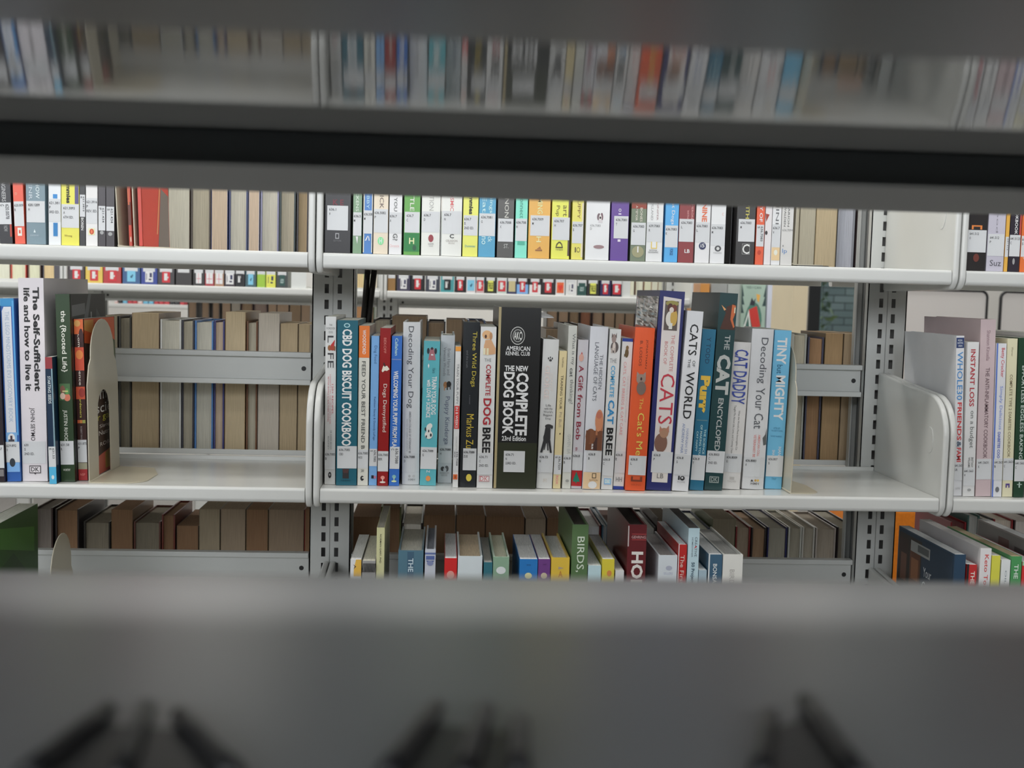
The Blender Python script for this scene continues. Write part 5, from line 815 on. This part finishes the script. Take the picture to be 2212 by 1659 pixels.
book(R, 'very low white book beside the lemon yellow one', 1319, 1338, 1233, (196, 196, 196), pg=PW)
book(R, 'tall dark maroon hardback with slab letters', 1343, 1383.5, 1133.5, (104, 28, 34), hard=True, pg=(60, 50, 46), depth=.21, dec=[('b', .22, .98, 1153, 1154.5, (170, 60, 60)), ('H', 'GEHRING', .2, .96, 1157, 1163, (190, 150, 150), .006, 'author'), ('b', .22, .98, 1165, 1166.5, (170, 60, 60)), ('V', 'HORSE', .22, .86, 1191, 1310, (205, 196, 190), .035), ('b', 0, .06, 1136, 1180, (180, 170, 168))])
book(R, 'lavender-white book with a faint grey emblem', 1410, 1451, 1200, (190, 196, 214), hard=True, pg=(150, 148, 146), dec=[('e', .4, .74, 1222, 1232, (160, 164, 180)), ('H', 'SELLERS', .3, .78, 1236, 1241, (160, 164, 184))])
book(R, 'slim red book with pale italic title', 1452, 1470.5, 1176.6, (186, 26, 22), pg=PW, dec=[('b', 0, .1, 1176, 1260, (205, 200, 200)), ('V', 'The First', .26, .74, 1199, 1262, (225, 180, 170), .004)])
book(R, 'tall pale blue book with a tiny red triangle', 1472, 1496.4, 1141, (170, 194, 206), pg=(90, 86, 84), depth=.2, dec=[('V', 'CREATIVE', .6, .82, 1160, 1202, (90, 104, 116), .004, 'subtitle'), ('V', 'HOMEOWNER', .32, .46, 1161, 1203, (110, 124, 136), .004, 'subtitle'), ('p', [(.54, 1185), (.8, 1181), (.7, 1178)], (196, 60, 70)), ('V', '50 Projects', .28, .66, 1214, 1262, (50, 80, 100), .02)])
book(R, 'low grey-blue paperback', 1497, 1515, 1232, (150, 172, 184), pg=PW)
book(R, 'steel blue book with white BON letters', 1517, 1547, 1198, (62, 98, 124), pg=(190, 188, 182), dec=[('b', 0, .1, 1196, 1260, (196, 200, 202)), ('V', 'BONSAI', .34, .64, 1218, 1262, (196, 206, 212), .02)])
book(R, 'plain white hardback at the right end of its row', 1547.8, 1591, 1198, (204, 200, 194), hard=True, pg=(160, 158, 154), depth=.2, dec=[('V', 'BIRD', .36, .6, 1230, 1262, (170, 166, 162), .004)])
R = Row('on lower right shelf', 'books on the lower right shelf', ZL, Y0, inset=0.010, depth=.2, start=XB[2]+0.0118)
o = book(R, 'navy cookery book with food photos on its left cover', 2042.6, 2067, 1198, (44, 70, 94), pg=(170, 172, 172), hard=False, depth=.21)
def left_cover(o, h, d, shapes, lets=()):
    V = []; Fc = []; ms = []; mi = []
    for j, s_ in enumerate(shapes):
        n = len(V); V += [(-0.0003-0.00004*j, a*d, b*h) for a, b in s_[0]]; Fc.append(tuple(range(n, n+len(s_[0])))); q = ink(s_[1])
        if q not in ms: ms.append(q)
        mi.append(ms.index(q))
    mesh('cover_photo', V, Fc, ms, o, mi=mi)
    for s_, a0, a1, b0, b1, c_ in lets:
        tv, tf = text_vf(s_, .005); ax = max(v[0] for v in tv); ay = min(v[1] for v in tv); by = max(v[1] for v in tv)
        mesh('cover_lettering', [(-0.0009, (a0+(a1-a0)*v[0]/ax)*d, (b0+(b1-b0)*(v[1]-ay)/(by-ay))*h) for v in tv], tf, ink(c_), o)
w, h, d = bdim(o)
RC = lambda a0, a1, b0, b1: [(a0, b0), (a1, b0), (a1, b1), (a0, b1)]
left_cover(o, h, d, [(RC(.02, .98, .02, .99), (40, 60, 80)), (RC(.55, .98, .5, .97), (60, 52, 46)), (RC(.57, .76, .62, .92), (110, 66, 40)), (RC(.79, .97, .6, .94), (70, 50, 42)), (RC(.82, .93, .66, .84), (120, 80, 60)), (RC(.6, .73, .7, .84), (150, 96, 56)), (RC(.40, .75, .88, .95), (150, 152, 150)), (RC(.42, .62, .895, .94), (90, 94, 94))], [('Your', .50, .36, .76, .82, (190, 196, 200)), ('Gut Will', .52, .2, .66, .73, (190, 196, 200))])
book(R, 'low red book with black left edge', 2070, 2092, 1220, (190, 40, 40), pg=PW, dec=[('b', 0, .2, 1219, 1290, (30, 28, 30)), ('V', 'THE', .4, .8, 1234, 1262, (225, 190, 180), .02)])
book(R, 'white book with red script lettering', 2097, 2121, 1185, (204, 198, 198), pg=(180, 176, 174), depth=.22, dec=[('V', 'Keto Today', .3, .78, 1198, 1290, (206, 56, 52), .006)])
book(R, 'slim yellow-green book', 2122, 2141, 1200.5, (200, 196, 60), pg=(190, 190, 190))
book(R, 'low white book between yellow-green and green ones', 2143, 2163, 1210, (198, 202, 200), pg=PW, dec=[('V', 'OIL', .44, .64, 1232, 1262, (130, 140, 150), .004)])
book(R, 'green book with tan page tops', 2164, 2187, 1202, (74, 150, 88), pg=(170, 150, 110), depth=.22, dec=[('V', 'THE', .3, .7, 1219, 1250, (190, 220, 190), .02)])
book(R, 'red book with pale green band at the picture edge', 2188, 2221, 1214, (206, 40, 40), pg=PW, dec=[('b', 0, 1, 1213, 1222, (150, 190, 150)), ('V', 'Slow', .3, .7, 1232, 1262, (230, 170, 160), .01)])
o = book(R, 'big grey book with its left cover facing us', 2236, 2262, 1184, (150, 140, 140), pg=PW, depth=.22)
w, h, d = bdim(o)
left_cover(o, h, d, [(RC(.02, .98, .02, .99), (130, 126, 124)), (RC(.5, .66, .86, .95), (110, 84, 80)), (RC(.2, .42, .84, .93), (84, 82, 82))], [('YOU', .24, .02, .74, .82, (180, 60, 50)), ('LOSE', .5, .26, .76, .82, (70, 60, 60))])
# books behind the lower right shelf
R = Row('behind lower right shelf', 'turned-away books behind the lower right shelf', ZL, YR, 0.004)
fores(R, '', [(2038, 2072, 1128, (120, 60, 60), (150, 30, 36), 1, 'dull red'), (2074, 2100, 1113, (160, 160, 156), (70, 110, 104), 1, 'grey'), (2102, 2128, 1120, (190, 180, 168), (40, 40, 40), 1, 'pale'), (2130, 2172, 1122, (190, 176, 160), (150, 40, 44), 1, 'cream'), (2174, 2230, 1124, (180, 170, 164), (70, 50, 50), 1, 'greyish')], depth=.17)

# ------------------------------------------------------------------ second range: fiction with white labels and genre stickers
def sticker(root, kind, u0, u1, z0, z1, w, ys, off):
    c = {'red': (200, 36, 48), 'blue': (110, 180, 214), 'black': (34, 34, 38), 'green': (150, 190, 50), 'yellow': (220, 206, 70), 'tan': (184, 172, 126), 'orange': (240, 92, 30), 'lime': (204, 214, 80), 'white': (205, 205, 208), 'cross': (208, 204, 206), 'dark': (44, 84, 78)}[kind]
    p = patch('genre_sticker', u0, u1, z0, z1, w, ys, off, ink(c), root, 1)
    W_, Z_ = u1-u0, z1-z0
    def r(a, b, c_, d_, col): patch('sticker_mark', u0+W_*a, u0+W_*b, z0+Z_*c_, z0+Z_*d_, w, ys, off+.0002, ink(col), p, 1)
    if kind == 'red': r(.26, .66, .2, .86, (205, 200, 198)); r(.62, .8, .4, .55, (205, 200, 198))
    elif kind in ('white', 'yellow'): r(.12, .2, .2, .8, (70, 70, 90)); r(.56, .86, .45, .86, (50, 50, 90)); r(.45, .8, .18, .32, (50, 50, 80))
    elif kind == 'blue': r(.4, .62, .36, .55, (40, 90, 120)); r(.56, .7, .5, .66, (40, 90, 120))
    elif kind == 'cross': r(.42, .5, .05, .95, (220, 130, 140)); r(.1, .9, .42, .48, (220, 130, 140))
    elif kind == 'orange': flat('sticker_mark', [(u0+W_*a, z0+Z_*b) for a, b in ((.5, .12), (.85, .55), (.78, .76), (.62, .78), (.5, .64), (.38, .78), (.22, .76), (.15, .55))], w, ys, off+.0002, ink((236, 40, 20)), p)
    elif kind == 'black': r(.2, .5, .2, .8, (200, 204, 204)); r(.4, .6, .6, .8, (200, 204, 204))
    elif kind == 'lime': letters('sticker_mark', 'THRILLER', 'H', u0+W_*.05, u0+W_*.95, z0+Z_*.2, z0+Z_*.8, w, ys, off+.0002, ink((50, 56, 30)), p, .02)
    elif kind == 'dark': letters('sticker_mark', 'LARGE', 'H', u0+W_*.2, u0+W_*.8, z0+Z_*.45, z0+Z_*.62, w, ys, off+.0002, ink((180, 200, 196)), p, .02); letters('sticker_mark', 'PRINT', 'H', u0+W_*.2, u0+W_*.8, z0+Z_*.22, z0+Z_*.39, w, ys, off+.0002, ink((180, 200, 196)), p, .02)
def novel(row, desc, xl, xr, col, stick, band=None, fic='FIC', lab=True):
    Y, loc, w, h, lean, zf = place(row, xl, xr, None, None, None, None, 0.235)
    w -= 0.0006; root = empty('novel', loc); row.n += 1; tag(root, desc+' '+row.loc, 'book', row.group)
    ol, ys = outline(w, .16, .002, 0.0)
    prism('cover', ol, 0, h, 'z', paint(col), root)
    box('page_block', .0022, w-.0022, .003, .157, .003, h-.003, pages((190, 180, 160)), root)
    if band: patch('colour_band', 0, 1, .0005, .028, w, ys, .0003, ink(band), root, 1)
    if lab:
        z0, z1 = .036, .066
        p = patch('call_number_label', .12 if w > .03 else .03, .86 if w > .03 else .97, z0, z1, w, ys, .0004, STICK, root, 1)
        for j, s_ in enumerate((fic, 'CONNELLY'[:5+len(desc) % 4])): letters('call_number', s_, 'H', .2, .36 if j == 0 else .74, z1-.009-.006*j-.002, z1-.005-.006*j-.002, w, ys, .0007, TYPE, p, .012)
    if stick: sticker(root, stick, .26 if w > .03 else .12, .74 if w > .03 else .88, .006, .037, w, ys, .0006)
    return root
R = Row('on the second-range shelf at left', 'novels on the left shelf of the second range', ZF, YF, 0.008, start=XB[0]+0.0118)
for i, (a, b, col, st, d_) in enumerate([(147, 183, (74, 62, 64), 'red', 'dark grey-brown novel, leftmost with red sticker'), (185, 222, (222, 178, 66), 'red', 'golden yellow novel with red sticker'), (223.5, 262, (180, 48, 48), 'red', 'red novel with red sticker'), (265, 303, (54, 92, 140), 'blue', 'blue novel with light blue sticker'), (305, 340, (48, 66, 148), 'white', 'royal blue novel with white sticker'), (341, 377, (70, 66, 68), 'red', 'dark grey novel with red sticker'), (380, 414, (60, 56, 56), None, 'black novel with white label and no sticker'), (417, 442, (50, 48, 48), 'cross', 'black novel with red cross sticker'), (443, 462.5, (170, 50, 60), 'cross', 'red novel with red cross sticker'), (463.7, 483.6, (170, 130, 100), 'cross', 'tan novel with red cross sticker'), (485.5, 507.6, (66, 56, 64), 'white', 'dark plum novel with white sticker'), (509, 528.4, (40, 40, 42), 'black', 'black novel with black sticker'), (530, 553.4, (60, 92, 100), 'blue', 'slate novel with light blue sticker'), (555.4, 573.2, (150, 190, 50), 'green', 'lime green novel with green sticker'), (574.8, 595.4, (220, 206, 70), 'yellow', 'yellow novel with yellow sticker'), (597, 622, (66, 72, 70), 'dark', 'dark green-grey novel with grey sticker')]):
    novel(R, d_, a, b, col, st)
Yq = YF+.012
def white_end(label, px0, px1):
    a, b = bracket_x(px0, ZF, Yq), bracket_x(px1, ZF, Yq); r_ = empty('bookend', (a, Yq, ZF+.0002)); tag(r_, label, 'bookend', 'white bookends of the second range')
    prism('plate', [(0, 0), (b-a, 0), (b-a, .14)]+[((b-a)/2+(b-a)/2*math.cos(t), .14+.03*math.sin(t)) for t in [i*.3927 for i in range(9)]]+[(0, .14)], 0, .0018, 'y', mat('white_enamel', (.74, .76, .74), .35), r_)
    box('foot_plate', 0, b-a, .0019, .11, 0, .0014, mat('white_enamel', (.74, .76, .74), .35), r_)
white_end('white bookend plate closing the left row of novels', 629, 661); white_end('white bookend plate closing the middle row of novels', 1343.5, 1361)
R = Row('on the second-range middle shelf', 'novels on the middle shelf of the second range', ZF, YF, 0.008, start=XB[1]+0.0118)
for a, b, col, st, bd, d_ in [(830.5, 854, (150, 112, 62), None, None, 'brown novel without a sticker, leftmost'), (857.5, 886, (66, 62, 84), 'white', None, 'navy-grey novel with white sticker'), (888, 916, (40, 38, 42), 'red', None, 'black novel with red sticker, nearest the left end'), (919, 950, (62, 66, 80), 'white', None, 'dark slate novel with white sticker'), (951.6, 981, (66, 150, 156), 'black', None, 'teal novel with black sticker'), (982.4, 1005.8, (38, 36, 40), 'red', None, 'black novel with red sticker beside teal one'), (1007, 1027, (196, 190, 192), 'blue', None, 'white novel with light blue sticker'), (1028, 1046, (70, 150, 166), 'red', (186, 160, 160), 'teal-topped novel with red sticker'), (1047.6, 1071.7, (42, 42, 40), 'lime', None, 'black thriller with lime sticker, left one'), (1073, 1094.6, (176, 190, 184), 'red', None, 'pale green-grey novel with red sticker'), (1096, 1115.4, (50, 56, 100), 'tan', None, 'navy novel with tan sticker'), (1116, 1141, (46, 42, 46), 'red', (110, 160, 214), 'black novel with red sticker and blue foot'), (1143, 1168, (44, 40, 42), 'red', (206, 204, 204), 'black novel with red sticker and white foot'), (1169, 1198.8, (38, 34, 38), 'red', None, 'wide black novel with red sticker'), (1200, 1220, (204, 202, 204), 'orange', None, 'white novel with orange heart sticker'), (1221.6, 1245.8, (198, 198, 196), 'white', None, 'white novel with dark blue logo sticker'), (1247, 1266.4, (200, 202, 200), 'dark', (48, 88, 82), 'white novel with dark green large-print band'), (1267.6, 1294, (42, 40, 40), 'lime', None, 'black thriller with lime sticker, right one'), (1296, 1319, (48, 46, 92), 'red', None, 'navy novel with red sticker near the right end'), (1321, 1343, (44, 46, 66), 'red', None, 'dark navy novel with red sticker, last before bookend')]:
    novel(R, d_, a, b, col, st, bd)
YFR = YF+DEP+0.07+0.012
R = Row('behind second range at far left', 'turned-away books on the upper rear shelf of the second range', ZF, YFR, 0.003)
K1, K2, K3 = (204, 186, 160), (206, 190, 150), (204, 168, 112)
fores(R, '', [(-14, 21, None, K1, (190, 180, 160), 0, 'pinkish cream'), (24, 57, None, K2, (200, 50, 34), 1, 'cream'), (61, 88, None, K2, (110, 90, 80), 1, 'pale yellow'), (93, 119, None, K3, (60, 60, 80), 1, 'tan')])
R = Row('behind second range beside black straps', 'turned-away books on the upper rear shelf of the second range', ZF, YFR, 0.003)
fores(R, '', [(752, 788, None, K3, (90, 170, 80), 1, 'tan'), (792, 808, None, K1, (190, 180, 150), 0, 'beige')])
R = Row('behind second range at right', 'turned-away books on the upper rear shelf of the second range', ZF, YFR, 0.003)
fores(R, '', [(1362, 1369, None, K1, (190, 180, 150), 0, 'cream'), (1371, 1390, None, K1, (110, 70, 50), 1, 'cream'), (1391, 1406, None, K2, (200, 160, 120), 0, 'pale'), (1407, 1420, None, K1, (200, 170, 150), 0, 'pinkish'), (1421, 1433, None, K1, (190, 170, 140), 0, 'beige'), (1434, 1443, None, K1, (180, 160, 130), 0, 'light beige')])
R = Row('below the second-range left shelf', 'turned-away books on the lower rear shelf of the second range', ZF-.33, YFR, 0.003)
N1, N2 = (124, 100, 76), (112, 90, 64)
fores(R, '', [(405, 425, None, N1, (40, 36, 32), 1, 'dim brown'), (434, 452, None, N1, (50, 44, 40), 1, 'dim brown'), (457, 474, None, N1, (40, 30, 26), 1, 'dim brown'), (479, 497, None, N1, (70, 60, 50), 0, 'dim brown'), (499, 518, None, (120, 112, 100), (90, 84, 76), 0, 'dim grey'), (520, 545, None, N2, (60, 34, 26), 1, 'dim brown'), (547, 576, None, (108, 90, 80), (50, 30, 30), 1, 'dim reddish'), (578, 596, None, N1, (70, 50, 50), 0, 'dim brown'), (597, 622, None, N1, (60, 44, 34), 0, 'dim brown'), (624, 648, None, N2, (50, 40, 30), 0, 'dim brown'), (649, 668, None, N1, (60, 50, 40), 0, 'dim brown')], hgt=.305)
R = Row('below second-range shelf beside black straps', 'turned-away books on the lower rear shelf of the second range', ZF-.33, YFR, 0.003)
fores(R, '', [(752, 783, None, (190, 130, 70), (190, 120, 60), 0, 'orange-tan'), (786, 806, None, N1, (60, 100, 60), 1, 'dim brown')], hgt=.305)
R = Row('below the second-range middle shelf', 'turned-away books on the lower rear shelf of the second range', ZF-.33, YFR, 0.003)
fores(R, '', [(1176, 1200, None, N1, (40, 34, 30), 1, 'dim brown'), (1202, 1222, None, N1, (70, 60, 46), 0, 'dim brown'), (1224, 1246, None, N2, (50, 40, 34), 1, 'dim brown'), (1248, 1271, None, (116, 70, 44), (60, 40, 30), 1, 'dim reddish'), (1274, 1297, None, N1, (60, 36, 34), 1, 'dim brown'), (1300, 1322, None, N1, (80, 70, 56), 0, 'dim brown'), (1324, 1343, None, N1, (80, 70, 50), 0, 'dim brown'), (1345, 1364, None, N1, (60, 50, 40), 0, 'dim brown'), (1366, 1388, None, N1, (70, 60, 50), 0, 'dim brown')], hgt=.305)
# third range, a row of tiny spines
R = Row('on the distant third range', 'small distant novels on the third range', ZT, YT, 0.01)
CL = {'r': ((190, 60, 70), 'red', 'red'), 'k': ((52, 50, 54), 'black', 'black'), 'b': ((90, 160, 190), 'blue', 'light blue'), 'p': ((206, 160, 150), 'cross', 'pink')}
for i, k in enumerate('pkbrrpbbrrrkkrr'):
    xs = [75, 145, 235, 335, 430, 530, 640, 750, 860, 955, 1060, 1175, 1265, 1375, 1480, 1520]
    a = 240+xs[i]/9.217; b = 240+(xs[i+1]-14)/9.217
    novel(R, 'tiny %s-stickered novel, %s from left' % (CL[k][2], ORD[i]), a, b, CL[k][0], CL[k][1])

# ------------------------------------------------------------------ straps, picture-book display
def strap(label, pxa, pya, pxb, pyb, y, ztop, w):
    A, B = at(pxa, pya, y), at(pxb, pyb, y); d = (B-A); s0 = (ztop-A.z)/d.z; A2 = A+d*s0; B2 = A+d*1.25
    root = empty('wire_bookend', ((A.x+B.x)/2, y, B2.z)); tag(root, label, 'bookend', 'black wire bookends')
    o_ = root.location
    for s in (-1, 1): tube('wire', [Vector((A2.x+s*w, y, A2.z))-o_, Vector((A.x+s*w, y, A.z))-o_, Vector((B.x+s*w*0.8, y, B.z))-o_, Vector((B2.x+s*w*0.8, y, B2.z))-o_], 0.0046*w/0.005, BLACK, root)
    tube('wire_loop', [Vector((B2.x+w*math.cos(a)*.8, y, B2.z+w*math.sin(a)))-o_ for a in [math.pi+i*math.pi/6 for i in range(7)]], 0.0046*w/0.005, BLACK, root)
strap('black wire bookend hanging behind the centre bay near the post', 801.5, 583, 791, 690, YP1+0.14, ZU-0.022, 0.0058)
strap('thin black wire bookend hanging under the second range', 1305.5, 655, 1308, 690, YF+2*DEP, ZF-0.005, 0.0052)
YD = 3.75
xa, xb = at(1500, 640, YD).x, at(1662, 640, YD).x; zs = at(1580, 800, YD).z
ds = empty('display_stand', ((xa+xb)/2, YD+0.12, 0)); tag(ds, 'white display stand holding picture books beyond the cat books', 'display stand')
hx = (xb-xa)/2
box('shelf_board', -hx, hx, -0.14, 0.16, zs-0.02, zs, STEEL, ds); box('back_board', -hx, hx, 0.145, 0.16, zs, zs+0.36, GREY, ds)
for s in (-1, 1): box('leg', s*hx-(0.03 if s > 0 else 0), s*hx+(0 if s > 0 else 0.03), -0.1, 0.12, 0, zs-0.0205, STEEL, ds)
R = Row('on display stand', 'books on the display stand', zs, YD)
book(R, 'orange book spine partly hidden', 1506, 1526, 612, (206, 140, 60), inset=.02, depth=.2)
book(R, 'broad grey book beside the orange one', 1529, 1564, 612, (150, 152, 150), inset=.03, depth=.2)
book(R, 'broad pale grey book left of the tent picture', 1565, 1592, 612, (162, 166, 162), inset=.03, depth=.2)
book(R, 'pale green picture book showing a red tent under pines', 1593.5, 1648, 608, (150, 172, 158), inset=.012, depth=.02, dec=[
    ('H', 'YES I CAN', .18, .78, 618, 623, (70, 90, 84), .01), mark('tent_picture', ('p', [(0, 612), (.1, 640), (0, 640)], (50, 74, 74)), ('p', [(0, 630), (.13, 658), (0, 658)], (50, 74, 74)), ('p', [(0, 652), (.12, 676), (0, 676)], (50, 74, 74)), ('p', [(1, 612), (.9, 640), (1, 640)], (50, 74, 74)), ('p', [(1, 632), (.86, 660), (1, 660)], (50, 74, 74)), ('e', .18, .86, 652, 730, (76, 124, 108)), ('e', .12, .5, 676, 740, (60, 104, 92)), ('p', [(.34, 658), (.42, 642), (.5, 650), (.58, 643), (.54, 660)], (50, 52, 60)), ('p', [(.6, 634), (.76, 636), (.72, 653), (.64, 648)], (216, 160, 70)), ('p', [(.3, 669), (.64, 660), (.82, 704), (.5, 710)], (196, 48, 38)), ('p', [(.12, 706), (.32, 668), (.44, 710), (.36, 706), (.3, 682), (.2, 706)], (190, 196, 190)))])
book(R, 'slim bluish-white book right of the tent picture', 1651, 1661, 608, (180, 184, 196), inset=.012, depth=.2)
